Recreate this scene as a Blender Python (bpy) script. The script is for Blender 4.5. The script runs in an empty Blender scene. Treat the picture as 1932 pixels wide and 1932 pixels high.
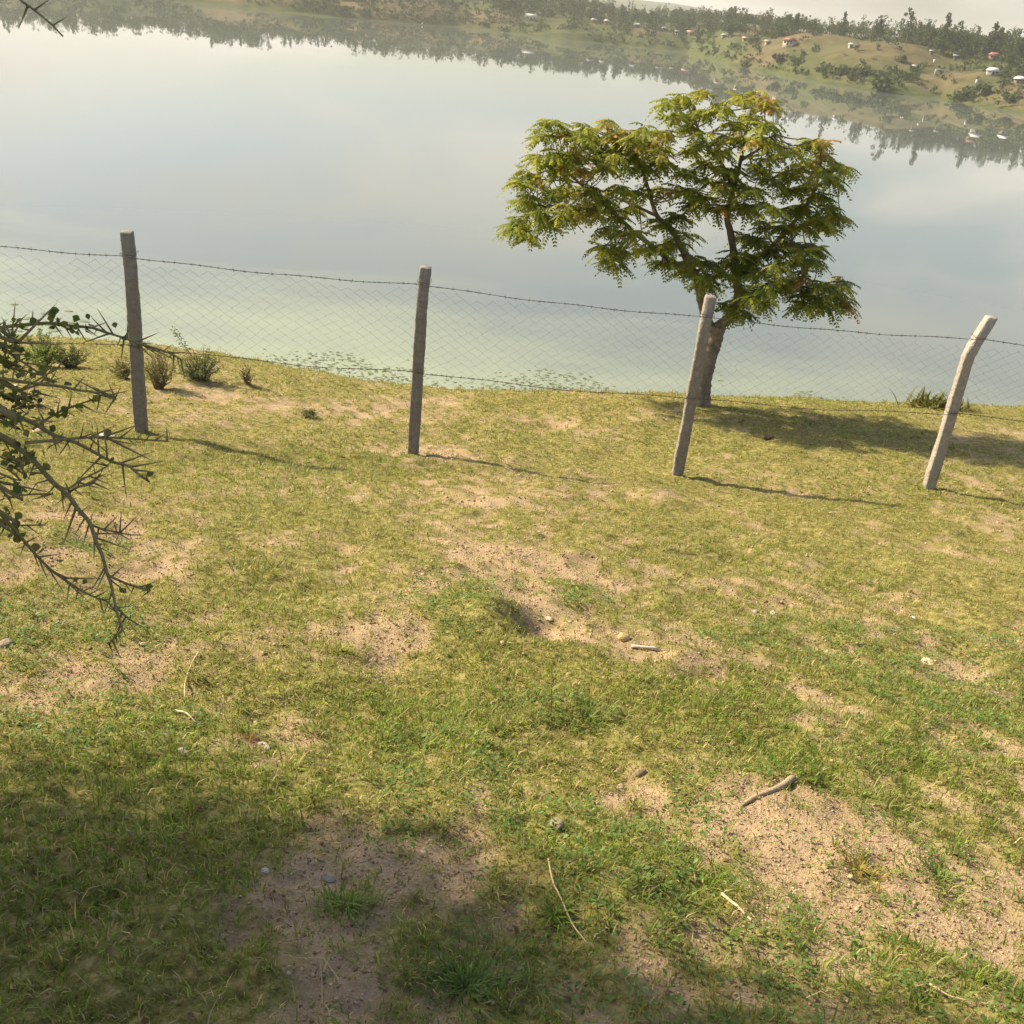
import bpy, math, random
import numpy as np
from mathutils import Vector, Matrix

random.seed(7)
RNG = np.random.default_rng(11)
scene = bpy.context.scene
COL = scene.collection
R = math.radians

# ------------------------------------------------------------------ camera
CAM = np.array([0.0, 0.0, 1.6])
PITCH, ROLL, FPX = 26.2, 6.2, 1960.0 / 1932.0
cam_d = bpy.data.cameras.new('camera')
cam_d.sensor_width = 36.0
cam_d.lens = 36.0 * FPX
cam_d.clip_start = 0.05
cam_d.clip_end = 9000.0
cam = bpy.data.objects.new('camera', cam_d)
COL.objects.link(cam)
cam.matrix_world = Matrix.Translation(CAM) @ Matrix.Rotation(R(90 - PITCH), 4, 'X') @ Matrix.Rotation(R(ROLL), 4, 'Z')
scene.camera = cam
CM = np.array(cam.matrix_world.to_3x3())

# ------------------------------------------------------------------ light
SUN_EL, SUN_FWD = 38.0, 19.0          # the sun stands to the left, a little beyond the fence
sun_vec = Vector((-math.cos(R(SUN_FWD)) * math.cos(R(SUN_EL)), math.sin(R(SUN_FWD)) * math.cos(R(SUN_EL)), math.sin(R(SUN_EL))))
world = bpy.data.worlds.new('World')
scene.world = world
world.use_nodes = True
wn, wl = world.node_tree.nodes, world.node_tree.links
wn.clear()
out = wn.new('ShaderNodeOutputWorld')
bg = wn.new('ShaderNodeBackground')
bg.inputs['Strength'].default_value = 0.10
sky = wn.new('ShaderNodeTexSky')
sky.sky_type = 'NISHITA'
sky.sun_disc = False
sky.sun_elevation = R(SUN_EL)
sky.sun_rotation = math.atan2(sun_vec.x, sun_vec.y)
sky.air_density = 1.0
sky.dust_density = 2.5
sky.ozone_density = 1.0
# a thin veil of morning cloud all over the sky
tc = wn.new('ShaderNodeTexCoord')
mp = wn.new('ShaderNodeMapping')
mp.inputs['Scale'].default_value = (1.6, 1.6, 5.0)
wl.new(tc.outputs['Generated'], mp.inputs['Vector'])
nz = wn.new('ShaderNodeTexNoise')
nz.inputs['Scale'].default_value = 1.9
nz.inputs['Detail'].default_value = 4.0
nz.inputs['Roughness'].default_value = 0.5
nz.inputs['Distortion'].default_value = 0.4
wl.new(mp.outputs['Vector'], nz.inputs['Vector'])
rm = wn.new('ShaderNodeMapRange')
rm.inputs['From Min'].default_value = 0.42
rm.inputs['From Max'].default_value = 0.60
rm.inputs['To Min'].default_value = 0.20
rm.inputs['To Max'].default_value = 1.0
wl.new(nz.outputs['Fac'], rm.inputs['Value'])
mx = wn.new('ShaderNodeMix')
mx.data_type = 'RGBA'
mx.inputs[7].default_value = (5.9, 5.55, 5.05, 1.0)
sx = wn.new('ShaderNodeSeparateXYZ')
wl.new(tc.outputs['Generated'], sx.inputs['Vector'])
hv = wn.new('ShaderNodeMapRange')            # the veil is a low layer: it thins towards the zenith
hv.interpolation_type = 'SMOOTHSTEP'
hv.inputs['From Min'].default_value = 0.05
hv.inputs['From Max'].default_value = 0.48
hv.inputs['To Min'].default_value = 1.0
hv.inputs['To Max'].default_value = 0.15
wl.new(sx.outputs['Z'], hv.inputs['Value'])
vm = wn.new('ShaderNodeMath')
vm.operation = 'MULTIPLY'
wl.new(rm.outputs['Result'], vm.inputs[0])
wl.new(hv.outputs['Result'], vm.inputs[1])
wl.new(vm.outputs[0], mx.inputs[0])
wl.new(sky.outputs['Color'], mx.inputs[6])
wl.new(mx.outputs[2], bg.inputs['Color'])
wl.new(bg.outputs['Background'], out.inputs['Surface'])

sun_d = bpy.data.lights.new('sun', 'SUN')
sun_d.energy = 5.0
sun_d.angle = R(1.2)
sun_d.color = (1.0, 0.85, 0.58)
sun = bpy.data.objects.new('sun', sun_d)
COL.objects.link(sun)
sun.rotation_euler = sun_vec.to_track_quat('Z', 'Y').to_euler()

scene.view_settings.view_transform = 'Standard'
scene.view_settings.look = 'None'
scene.view_settings.exposure = 0.92
scene.view_settings.gamma = 1.0
scene.render.engine = 'CYCLES'
scene.cycles.use_denoising = True
scene.cycles.max_bounces = 6
scene.cycles.transparent_max_bounces = 6
scene.cycles.volume_bounces = 0
scene.cycles.caustics_reflective = False
scene.cycles.caustics_refractive = False

# ------------------------------------------------------------------ numeric helpers
def ray(px, py):
    d = CM @ np.array([(px - 966) / 1960.0, -(py - 966) / 1960.0, -1.0])
    return d / np.linalg.norm(d)

def at_y(px, py, Y):
    d = ray(px, py)
    return CAM + d * (Y / d[1])

def at_dist(px, py, D):
    return CAM + ray(px, py) * D

def _hash(ix, iy, seed):
    h = (ix.astype(np.int64) * 374761393 + iy.astype(np.int64) * 668265263 + seed * 974711) & 0xFFFFFFFF
    h = ((h ^ (h >> 13)) * 1274126177) & 0xFFFFFFFF
    h = h ^ (h >> 16)
    return (h & 0xFFFFFF) / float(0xFFFFFF)

def vnoise(x, y, seed=0):
    x = np.asarray(x, float); y = np.asarray(y, float)
    ix, iy = np.floor(x), np.floor(y)
    fx, fy = x - ix, y - iy
    fx = fx * fx * (3 - 2 * fx); fy = fy * fy * (3 - 2 * fy)
    a, b = _hash(ix, iy, seed), _hash(ix + 1, iy, seed)
    c, d = _hash(ix, iy + 1, seed), _hash(ix + 1, iy + 1, seed)
    return (a * (1 - fx) + b * fx) * (1 - fy) + (c * (1 - fx) + d * fx) * fy

def fbm(x, y, seed=0, octaves=4, gain=0.5):
    s, a, t = 0.0, 1.0, 0.0
    for o in range(octaves):
        s = s + a * vnoise(x * 2 ** o + 17.3 * o, y * 2 ** o - 9.1 * o, seed + o)
        t += a
        a *= gain
    return s / t

def sstep(a, b, x):
    t = np.clip((np.asarray(x, float) - a) / (b - a), 0, 1)
    return t * t * (3 - 2 * t)

# ------------------------------------------------------------------ mesh helpers
def build(name, verts, faces, mat=None, parent=None, smooth=False, col=None, attrs=None):
    """verts (n,3); faces: an (m,k) int array or a list of such arrays"""
    me = bpy.data.meshes.new(name)
    verts = np.ascontiguousarray(verts, np.float32)
    if isinstance(faces, np.ndarray):
        faces = [faces]
    faces = [np.asarray(f, np.int32) for f in faces if len(f)]
    loops = np.concatenate([f.ravel() for f in faces])
    tot = np.concatenate([np.full(len(f), f.shape[1], np.int32) for f in faces])
    start = np.concatenate([[0], np.cumsum(tot)[:-1]]).astype(np.int32)
    me.vertices.add(len(verts)); me.vertices.foreach_set('co', verts.ravel())
    me.loops.add(len(loops)); me.loops.foreach_set('vertex_index', loops)
    me.polygons.add(len(tot)); me.polygons.foreach_set('loop_start', start)
    me.polygons.foreach_set('loop_total', tot)
    if smooth:
        me.polygons.foreach_set('use_smooth', np.ones(len(tot), bool))
    if col is not None:
        c = np.ones((len(verts), 4), np.float32)
        c[:, :3] = col
        a = me.attributes.new('Col', 'FLOAT_COLOR', 'POINT')
        a.data.foreach_set('color', c.ravel())
    for k, v in (attrs or {}).items():
        a = me.attributes.new(k, 'FLOAT', 'POINT')
        a.data.foreach_set('value', np.ascontiguousarray(v, np.float32))
    me.update(calc_edges=True)
    me.validate()
    if mat:
        me.materials.append(mat)
    return link(name, me, parent)

def link(name, me, parent=None):
    o = bpy.data.objects.new(name, me)
    COL.objects.link(o)
    if parent is not None:
        o.parent = parent
    return o

def empty(name, loc=(0, 0, 0)):
    o = bpy.data.objects.new(name, None)
    o.location = Vector(loc)
    COL.objects.link(o)
    return o

def tag(o, label=None, cat=None, group=None, kind=None):
    if label: o['label'] = label
    if cat: o['category'] = cat
    if group: o['group'] = group
    if kind: o['kind'] = kind
    return o

class Geo:
    """collects pieces of ONE part"""
    def __init__(self):
        self.v, self.q, self.t, self.c, self.n = [], [], [], [], 0
    def add(self, v, quads=None, tris=None, c=(1, 1, 1)):
        v = np.asarray(v, float).reshape(-1, 3)
        self.v.append(v)
        cc = np.empty((len(v), 3)); cc[:] = c
        self.c.append(cc)
        if quads is not None and len(quads): self.q.append(np.asarray(quads, np.int64).reshape(-1, 4) + self.n)
        if tris is not None and len(tris): self.t.append(np.asarray(tris, np.int64).reshape(-1, 3) + self.n)
        self.n += len(v)
        return self
    def tube(self, pts, rad, sides=6, c=(1, 1, 1), cap=True, wob=0.0):
        pts = np.asarray(pts, float)
        n = len(pts)
        rad = np.broadcast_to(np.asarray(rad, float), (n,))
        tang = np.gradient(pts, axis=0)
        tang /= np.linalg.norm(tang, axis=1, keepdims=True) + 1e-12
        up = np.array([0, 0, 1.0]) if abs(tang[0][2]) < 0.9 else np.array([1.0, 0, 0])
        u = np.cross(tang[0], up); u /= np.linalg.norm(u)
        rings = []
        ang = np.linspace(0, 2 * np.pi, sides, endpoint=False)
        for i in range(n):
            u = u - tang[i] * np.dot(u, tang[i]); u /= np.linalg.norm(u) + 1e-12
            w = np.cross(tang[i], u)
            r = rad[i] * (1 + wob * (RNG.random(sides) - 0.5))
            rings.append(pts[i] + (np.cos(ang) * r)[:, None] * u + (np.sin(ang) * r)[:, None] * w)
        v = np.concatenate(rings)
        q = []
        for i in range(n - 1):
            for k in range(sides):
                a, b = i * sides + k, i * sides + (k + 1) % sides
                q.append((a, b, b + sides, a + sides))
        tr = []
        if cap:
            v = np.concatenate([v, pts[:1], pts[-1:]])
            m = n * sides
            for k in range(sides):
                tr.append((m, (k + 1) % sides, k))
                tr.append((m + 1, (n - 1) * sides + k, (n - 1) * sides + (k + 1) % sides))
        return self.add(v, q, tr, c)
    def box(self, lo, hi, c=(1, 1, 1)):
        x0, y0, z0 = lo; x1, y1, z1 = hi
        v = [(x0, y0, z0), (x1, y0, z0), (x1, y1, z0), (x0, y1, z0), (x0, y0, z1), (x1, y0, z1), (x1, y1, z1), (x0, y1, z1)]
        return self.add(v, [(0, 3, 2, 1), (4, 5, 6, 7), (0, 1, 5, 4), (1, 2, 6, 5), (2, 3, 7, 6), (3, 0, 4, 7)], None, c)
    def build(self, name, mat, parent=None, smooth=False, origin=None):
        v = np.concatenate(self.v)
        if origin is not None: v = v - np.asarray(origin)
        f = []
        if self.q: f.append(np.concatenate(self.q))
        if self.t: f.append(np.concatenate(self.t))
        return build(name, v, f, mat, parent, smooth, np.concatenate(self.c))

def spline(pts, per=6):
    """Catmull-Rom through the points"""
    p = np.asarray(pts, float)
    p = np.concatenate([[2 * p[0] - p[1]], p, [2 * p[-1] - p[-2]]])
    o = []
    for i in range(1, len(p) - 2):
        for t in np.linspace(0, 1, per, endpoint=False):
            o.append(0.5 * (2 * p[i] + (p[i + 1] - p[i - 1]) * t + (2 * p[i - 1] - 5 * p[i] + 4 * p[i + 1] - p[i + 2]) * t * t
                            + (3 * p[i] - p[i - 1] - 3 * p[i + 1] + p[i + 2]) * t ** 3))
    o.append(p[-2])
    return np.array(o)

# ------------------------------------------------------------------ materials
def new_mat(name):
    m = bpy.data.materials.new(name)
    m.use_nodes = True
    nt = m.node_tree
    return m, nt.nodes, nt.links, nt.nodes['Principled BSDF'], nt.nodes['Material Output']

def noise_node(N, L, scale, detail=4, rough=0.55, coord='Object', stretch=None):
    t = N.new('ShaderNodeTexCoord')
    n = N.new('ShaderNodeTexNoise')
    n.inputs['Scale'].default_value = scale
    n.inputs['Detail'].default_value = detail
    n.inputs['Roughness'].default_value = rough
    src = t.outputs[coord]
    if stretch:
        m = N.new('ShaderNodeMapping')
        m.inputs['Scale'].default_value = stretch
        L.new(src, m.inputs['Vector'])
        src = m.outputs['Vector']
    L.new(src, n.inputs['Vector'])
    return n

def ramp(N, L, src, stops):
    r = N.new('ShaderNodeValToRGB')
    el = r.color_ramp.elements
    el[0].position, el[0].color = stops[0][0], (*stops[0][1], 1)
    el[1].position, el[1].color = stops[-1][0], (*stops[-1][1], 1)
    for p, c in stops[1:-1]:
        e = el.new(p); e.color = (*c, 1)
    L.new(src, r.inputs['Fac'])
    return r

def mixc(N, L, fac, a, b, mode='MIX'):
    m = N.new('ShaderNodeMix')
    m.data_type = 'RGBA'
    m.blend_type = mode
    for sock, v in ((m.inputs[0], fac), (m.inputs[6], a), (m.inputs[7], b)):
        if hasattr(v, 'is_linked'): L.new(v, sock)
        elif isinstance(v, (int, float)): sock.default_value = v
        else: sock.default_value = (*v, 1)
    return m.outputs[2]

def attr_node(N, name):
    a = N.new('ShaderNodeAttribute')
    a.attribute_name = name
    return a

def leaf_mat(name, trans=0.35, rough=0.55, spec=0.25):
    """colour comes from the leaf's own colour attribute; part of the light shines through"""
    m, N, L, P, O = new_mat(name)
    a = attr_node(N, 'Col')
    L.new(a.outputs['Color'], P.inputs['Base Color'])
    P.inputs['Roughness'].default_value = rough
    P.inputs['Specular IOR Level'].default_value = spec
    t = N.new('ShaderNodeBsdfTranslucent')
    g = mixc(N, L, 1.0, a.outputs['Color'], (1.25, 1.25, 0.6), 'MULTIPLY')
    L.new(g, t.inputs['Color'])
    x = N.new('ShaderNodeMixShader')
    x.inputs[0].default_value = trans
    L.new(P.outputs[0], x.inputs[1]); L.new(t.outputs[0], x.inputs[2])
    L.new(x.outputs[0], O.inputs['Surface'])
    return m

def col_mat(name, rough=0.9, spec=0.2, bump=None, var=0.0, var_scale=8.0):
    m, N, L, P, O = new_mat(name)
    a = attr_node(N, 'Col')
    c = a.outputs['Color']
    if var:
        n = noise_node(N, L, var_scale, 5, 0.6)
        r = ramp(N, L, n.outputs['Fac'], [(0.25, (1 - var,) * 3), (0.75, (1 + var * 0.6,) * 3)])
        c = mixc(N, L, 1.0, c, r.outputs['Color'], 'MULTIPLY')
    L.new(c, P.inputs['Base Color'])
    P.inputs['Roughness'].default_value = rough
    P.inputs['Specular IOR Level'].default_value = spec
    if bump:
        n = noise_node(N, L, bump[0], 6, 0.65)
        b = N.new('ShaderNodeBump')
        b.inputs['Strength'].default_value = bump[1]
        b.inputs['Distance'].default_value = bump[2]
        L.new(n.outputs['Fac'], b.inputs['Height'])
        L.new(b.outputs['Normal'], P.inputs['Normal'])
    return m

M_GRASS = leaf_mat('grass_blades', 0.38, 0.5, 0.3)
M_LEAF = leaf_mat('tree_leaves', 0.40, 0.55, 0.22)
M_TLEAF = leaf_mat('thorn_tree_leaves', 0.12, 0.5, 0.3)
M_FAR = leaf_mat('far_foliage', 0.15, 0.8, 0.1)
M_BARK = col_mat('bark', 0.95, 0.1, (26, 0.8, 0.03), 0.45, 14)
M_TWIG = col_mat('twig', 0.8, 0.2, (90, 0.5, 0.003), 0.25, 60)
M_STONE = col_mat('stone', 0.95, 0.15, (70, 0.9, 0.010), 0.45, 55)
M_CONC = col_mat('rough_concrete', 0.95, 0.15, (55, 1.0, 0.02), 0.30, 26)
M_WIRE = col_mat('rusty_wire', 0.7, 0.3, None, 0.2, 30)
M_ROOF = col_mat('roof_sheet', 0.5, 0.4, None, 0.12, 0.9)
M_WALL = col_mat('plaster', 0.9, 0.1, None, 0.15, 0.8)

# ------------------------------------------------------------------ the near hillside
BROW = []
for az, el, d in [(-60, 17.2, 18.5), (-28.2, 17.3, 17.5), (-22, 17.7, 17.2), (-16.9, 18.15, 16.6), (-12.5, 18.8, 15.6), (-8.9, 19.25, 15.0), (-4.3, 19.5, 14.6), (3, 18.85, 15.0), (10.1, 18.1, 15.8), (18, 16.85, 17.6), (26.4, 15.4, 19.5), (60, 13.2, 22.0)]:
    BROW.append((d * math.sin(R(az)), d * math.cos(R(az)), -d * math.tan(R(el))))
BROW = np.array(BROW)
FX = np.array([-30, -3.53, -1.04, 1.61, 4.32, 30]); FY = np.array([8.0, 8.89, 9.45, 9.60, 10.11, 13.0]); FZ = np.array([-3.7, -4.01, -4.16, -4.19, -4.23, -4.4])
WATER_Z = CAM[2] - 20.0

def _profile(x, y):
    yf, zf = np.interp(x, FX, FY), np.interp(x, FX, FZ)
    yb, zb = np.interp(x, BROW[:, 0], BROW[:, 1]), np.interp(x, BROW[:, 0], BROW[:, 2])
    z = np.where(y < 0, -1.6 - 0.20 * y, -1.6 + (zf + 1.6) * (y / yf))
    z = np.where(y > yf, zf + (zb - zf) * (y - yf) / np.maximum(yb - yf, 0.5), z)
    z = np.where(y > yb, zb - 0.72 * (y - yb), z)
    return z

# explicit worn and lush places, filled in below once rays can meet the slope
BARE_PX = [(180, 1260, .42), (80, 1290, .3), (640, 1210, .30), (740, 1225, .18), (440, 1185, .2), (300, 1050, .35), (130, 1000, .4), (470, 1385, .26),
           (1000, 1150, .22), (1100, 1185, .28), (1290, 1255, .25), (1560, 1555, .28), (1590, 1680, .36), (1710, 1705, .26), (1480, 1605, .24),
           (1330, 1500, .2), (1180, 1495, .2), (1890, 1690, .24), (640, 1640, .26), (560, 1710, .3), (900, 1660, .22), (820, 852, .55), (1050, 790, .6), (1820, 1480, .2), (1300, 1580, .2),
           (700, 765, .7), (1880, 905, .6), (330, 740, .8), (860, 780, .8), (1370, 870, .4), (980, 1060, .3), (1180, 1100, .3), (60, 1080, .4), (430, 1030, .25), (1760, 1240, .35), (1480, 1310, .25),
           (1220, 790, .6), (560, 770, .6)]
LUSH_PX = [(560, 1125, .42), (400, 1090, .3), (940, 1150, .22), (915, 1230, .22), (1720, 1120, .4), (1300, 1330, .35), (800, 1390, .35), (320, 1385, .3), (120, 1225, .2),
           (250, 1560, .4), (120, 1500, .4), (1050, 1585, .3), (1150, 1650, .2), (900, 1820, .3), (1640, 1830, .35), (1740, 1435, .16), (1550, 1470, .2), (60, 1650, .4), (1380, 1350, .25),
           (1640, 1640, .12), (1780, 1640, .16), (650, 1350, .3), (1030, 1330, .25), (350, 1190, .2), (1850, 1830, .3), (1330, 1650, .2), (180, 1800, .4), (460, 1550, .3), (268, 830, .18), (779, 867, .18), (1275, 915, .18), (1748, 935, .18)]
BARE, LUSH, BUMPS = [], [], []

def near_z(x, y, detail=True):
    x = np.asarray(x, float); y = np.asarray(y, float)
    z = sum(_profile(x, y + o) for o in (-0.9, -0.45, 0, 0.45, 0.9)) / 5.0
    z = z + CAM[2]
    amp = sstep(20.5, 15.0, y)
    z = z + (fbm(x * 0.55, y * 0.55, 3, 3) - 0.5) * 0.16 * amp * sstep(0.3, 2.0, np.hypot(x, y))
    for bx, by, br, bh in BUMPS:
        z = z + bh * np.exp(-((x - bx) ** 2 + (y - by) ** 2) / (br * br))
    if detail:
        z = z + (fbm(x * 3.1, y * 3.1, 21, 4, 0.6) - 0.5) * 0.095 * amp + (fbm(x * 11.0, y * 11.0, 25, 3, 0.6) - 0.5) * 0.040 * amp
        z = z - 0.014 * bare_mask(x, y) * amp
    return z

def bare_mask(x, y):
    v = fbm(x * 0.8 + 3.1, y * 0.7, 40, 2) * 0.26 + fbm(x * 4.2, y * 3.2, 50, 3, 0.6) * 0.38 + fbm(x * 15.0, y * 12.0, 60, 2) * 0.36
    v = v - 0.035 * sstep(4.5, 9.0, y) - 0.03 * sstep(9.0, 11.0, y)
    for bx, by, br, ba in BARE:
        v = v + ba * np.exp(-((x - bx) ** 2 + ((y - by) * 0.8) ** 2) / (br * br * 1.3))
    for bx, by, br in LUSH:
        v = v - 0.10 * np.exp(-((x - bx) ** 2 + ((y - by) * 0.8) ** 2) / (br * br))
    return sstep(0.46, 0.68, v)

def at_ground(px, py):
    d = ray(px, py)
    t = np.linspace(1.0, 24.0, 2400)
    P = CAM[None] + t[:, None] * d[None]
    below = P[:, 2] < near_z(P[:, 0], P[:, 1], False)
    i = int(np.argmax(below)) if below.any() else len(t) - 1
    return P[i]

_b = [(*at_ground(px, py)[:2], r, 0.145 if (px > 1400 and py > 1450) else (0.088 if py > 900 else 0.08)) for px, py, r in BARE_PX]
_l = [(*at_ground(px, py)[:2], r) for px, py, r in LUSH_PX]
_u = [(*at_ground(px, py)[:2], r, h) for px, py, r, h in [(935, 1160, .17, .12), (1015, 1180, .17, -.10), (1325, 1272, .11, -.09), (1290, 1240, .1, .05), (700, 1150, .3, .04), (1880, 1010, .4, -.08), (1800, 1225, .16, -.06), (1280, 895, .35, .03), (1600, 1730, .12, -.05), (1440, 1490, .25, .03), (1050, 800, .45, -.07), (700, 1240, .25, -.04),
                                                           (1240, 935, .3, .04), (450, 870, .3, .03), (1130, 1700, .22, .05), (1000, 1760, .18, -.05), (280, 1560, .3, .04)]]
BARE, LUSH, BUMPS = _b, _l, _u

def on_ground(px, py):
    p = at_ground(px, py)
    p[2] = float(near_z(p[0], p[1]))
    return p

# ground sheet: rows follow the slope, columns fan out
ys = np.concatenate([np.linspace(-6, 0.6, 26), np.linspace(0.66, 4.5, 170), np.linspace(4.53, 10, 190), np.linspace(10.06, 19, 130), np.linspace(19.4, 42, 40)])
ts = np.sinh(np.linspace(-2.35, 2.35, 460)) / math.sinh(2.35) * 4.2
T, Y = np.meshgrid(ts, ys)
X = T * (np.abs(Y) * 0.55 + 1.6)
Z = near_z(X, Y)
bm_ = bare_mask(X, Y)
nr, nc = X.shape
idx = np.arange(nr * nc).reshape(nr, nc)
quads = np.stack([idx[:-1, :-1], idx[:-1, 1:], idx[1:, 1:], idx[1:, :-1]], -1).reshape(-1, 4)

m, N, L, P, O = new_mat('hillside_soil')
ab = attr_node(N, 'bare')
n1 = noise_node(N, L, 22.0, 6, 0.7)
n2 = noise_node(N, L, 90.0, 4, 0.7)
n3 = noise_node(N, L, 2.2, 5, 0.65)
soil = ramp(N, L, n2.outputs['Fac'], [(0.28, (0.26, 0.18, 0.105)), (0.5, (0.50, 0.37, 0.235)), (0.72, (0.66, 0.52, 0.35))])
soil2 = mixc(N, L, n3.outputs['Fac'], soil.outputs['Color'], (0.29, 0.205, 0.125))
thatch = ramp(N, L, n1.outputs['Fac'], [(0.35, (0.085, 0.082, 0.022)), (0.5, (0.205, 0.185, 0.055)), (0.65, (0.37, 0.31, 0.125))])
c = mixc(N, L, ab.outputs['Fac'], thatch.outputs['Color'], soil2)
L.new(c, P.inputs['Base Color'])
P.inputs['Roughness'].default_value = 1.0
P.inputs['Specular IOR Level'].default_value = 0.1
bp = N.new('ShaderNodeBump')
bp.inputs['Strength'].default_value = 1.0
bp.inputs['Distance'].default_value = 0.012
L.new(n2.outputs['Fac'], bp.inputs['Height'])
L.new(bp.outputs['Normal'], P.inputs['Normal'])
ground = build('ground', np.stack([X.ravel(), Y.ravel(), Z.ravel()], 1), quads, m, None, True, None, {'bare': bm_.ravel()})
tag(ground, 'grassy hillside sloping down to the lake with bare sandy patches', kind='structure')

# ------------------------------------------------------------------ the lake
m, N, L, P, O = new_mat('lake_water')
t = N.new('ShaderNodeTexCoord')
sp = N.new('ShaderNodeSeparateXYZ')
L.new(t.outputs['Object'], sp.inputs['Vector'])
na = noise_node(N, L, 0.05, 5, 0.6, 'Object', (1.0, 2.2, 1.0))
ma = N.new('ShaderNodeMath'); ma.operation = 'MULTIPLY_ADD'
L.new(na.outputs['Fac'], ma.inputs[0]); ma.inputs[1].default_value = 34.0
mb = N.new('ShaderNodeMath'); mb.operation = 'MULTIPLY_ADD'          # shore runs obliquely: more scum on the left
L.new(sp.outputs['X'], mb.inputs[0]); mb.inputs[1].default_value = 0.15
L.new(sp.outputs['Y'], mb.inputs[2])
L.new(mb.outputs[0], ma.inputs[2])
sc_ = N.new('ShaderNodeMapRange')
sc_.inputs['From Min'].default_value = 97.0
sc_.inputs['From Max'].default_value = 66.0
sc_.interpolation_type = 'SMOOTHSTEP'
L.new(ma.outputs[0], sc_.inputs['Value'])
wc = mixc(N, L, sc_.outputs['Result'], (0.135, 0.156, 0.146), (0.28, 0.315, 0.215))
L.new(wc, P.inputs['Base Color'])
rr = N.new('ShaderNodeMapRange')
rr.inputs['To Min'].default_value = 0.014
rr.inputs['To Max'].default_value = 0.30
L.new(sc_.outputs['Result'], rr.inputs['Value'])
nr_ = noise_node(N, L, 0.012, 4, 0.6, 'Object', (1.0, 4.0, 1.0))
ws = N.new('ShaderNodeMapRange')                                      # faint wind lanes roughen the mirror
ws.inputs['From Min'].default_value = 0.52
ws.inputs['From Max'].default_value = 0.70
ws.inputs['To Max'].default_value = 0.035
L.new(nr_.outputs['Fac'], ws.inputs['Value'])
ra = N.new('ShaderNodeMath')
L.new(rr.outputs['Result'], ra.inputs[0]); L.new(ws.outputs['Result'], ra.inputs[1])
L.new(ra.outputs[0], P.inputs['Roughness'])
P.inputs['IOR'].default_value = 1.333
nw = noise_node(N, L, 0.9, 3, 0.5, 'Object', (1.0, 0.35, 1.0))
bp = N.new('ShaderNodeBump')
bp.inputs['Strength'].default_value = 0.05
bp.inputs['Distance'].default_value = 0.02
L.new(nw.outputs['Fac'], bp.inputs['Height'])
L.new(bp.outputs['Normal'], P.inputs['Normal'])
water = build('water', np.array([(-1500, 15, WATER_Z), (1500, 15, WATER_Z), (1500, 1400, WATER_Z), (-1500, 1400, WATER_Z)], float), np.array([[0, 1, 2, 3]]), m)
tag(water, 'calm grey-green lake mirroring the far shore with pale green scum near the bank', kind='structure')

# ------------------------------------------------------------------ the far shore
SH = np.array([(-60, 620), (-40, 640), (-27, 660), (-18, 690), (-11.6, 668), (-7, 705), (-5.3, 735), (-2.5, 712), (0, 705), (3, 715), (6.3, 720), (7.6, 640), (8.3, 597), (11.5, 530), (14, 500), (15.9, 490), (18.5, 492), (20.5, 470), (22.4, 452), (30, 430), (60, 420)], float)
KNOLLS = [(15.7, 548, 30, 5.5), (18.8, 508, 16, 4.0), (12.2, 592, 26, 5.0), (10.4, 580, 14, 1.0), (-12.6, 690, 14, 6.0), (20.5, 500, 14, 1.5), (4.6, 745, 14, 2.0), (-5, 760, 30, -2), (-1, 735, 22, -3.0)]
KN = [(D * math.sin(R(a)), D * math.cos(R(a)), r, h) for a, D, r, h in KNOLLS]

def far_h(x, y):
    """height of the far land above the water"""
    D = np.hypot(x, y); az = np.degrees(np.arctan2(x, y))
    s = D - np.interp(az, SH[:, 0], SH[:, 1]) - (fbm(x * 0.03, y * 0.03, 5, 3) - 0.5) * 14
    up = np.interp(az, [-60, -27, -22, -20, -15.6, -13.8, -11.6, -9.5, -7, -4, -2.2, 0, 3, 6, 8.5, 12.5, 15, 17, 24, 60], [1.2, 1.35, 1.45, 1.15, 1.6, 1.15, 0.9, 1.2, 1.35, 1.45, 1.05, 1.35, 1.15, 1.25, 1.3, 1.25, 1.35, 1.5, 1.45, 1.3])
    h = np.where(s > 0, 14.5 * up * (1 - np.exp(-np.maximum(s, 0) / 62.0)), s * 0.05)
    k = sstep(0, 14, s)
    h = h + (fbm(x * 0.018, y * 0.018, 8, 4) - 0.5) * 5.0 * k
    for kx, ky, kr, kh in KN:
        h = h + kh * k * np.exp(-((x - kx) ** 2 + (y - ky) ** 2) / (kr * kr))
    far = sstep(900, 1500, D)
    return h * (1 - far) + far * 13.0

def far_at(px, py):
    """where the ray through that point of the view meets the far land"""
    d = ray(px, py)
    t = np.linspace(420, 1400, 4000)
    Q = CAM[None] + t[:, None] * d[None]
    below = Q[:, 2] < WATER_Z + far_h(Q[:, 0], Q[:, 1])
    i = int(np.argmax(below)) if below.any() else 2000
    q = Q[i].copy()
    q[2] = WATER_Z + float(far_h(q[0], q[1]))
    return q

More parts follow.
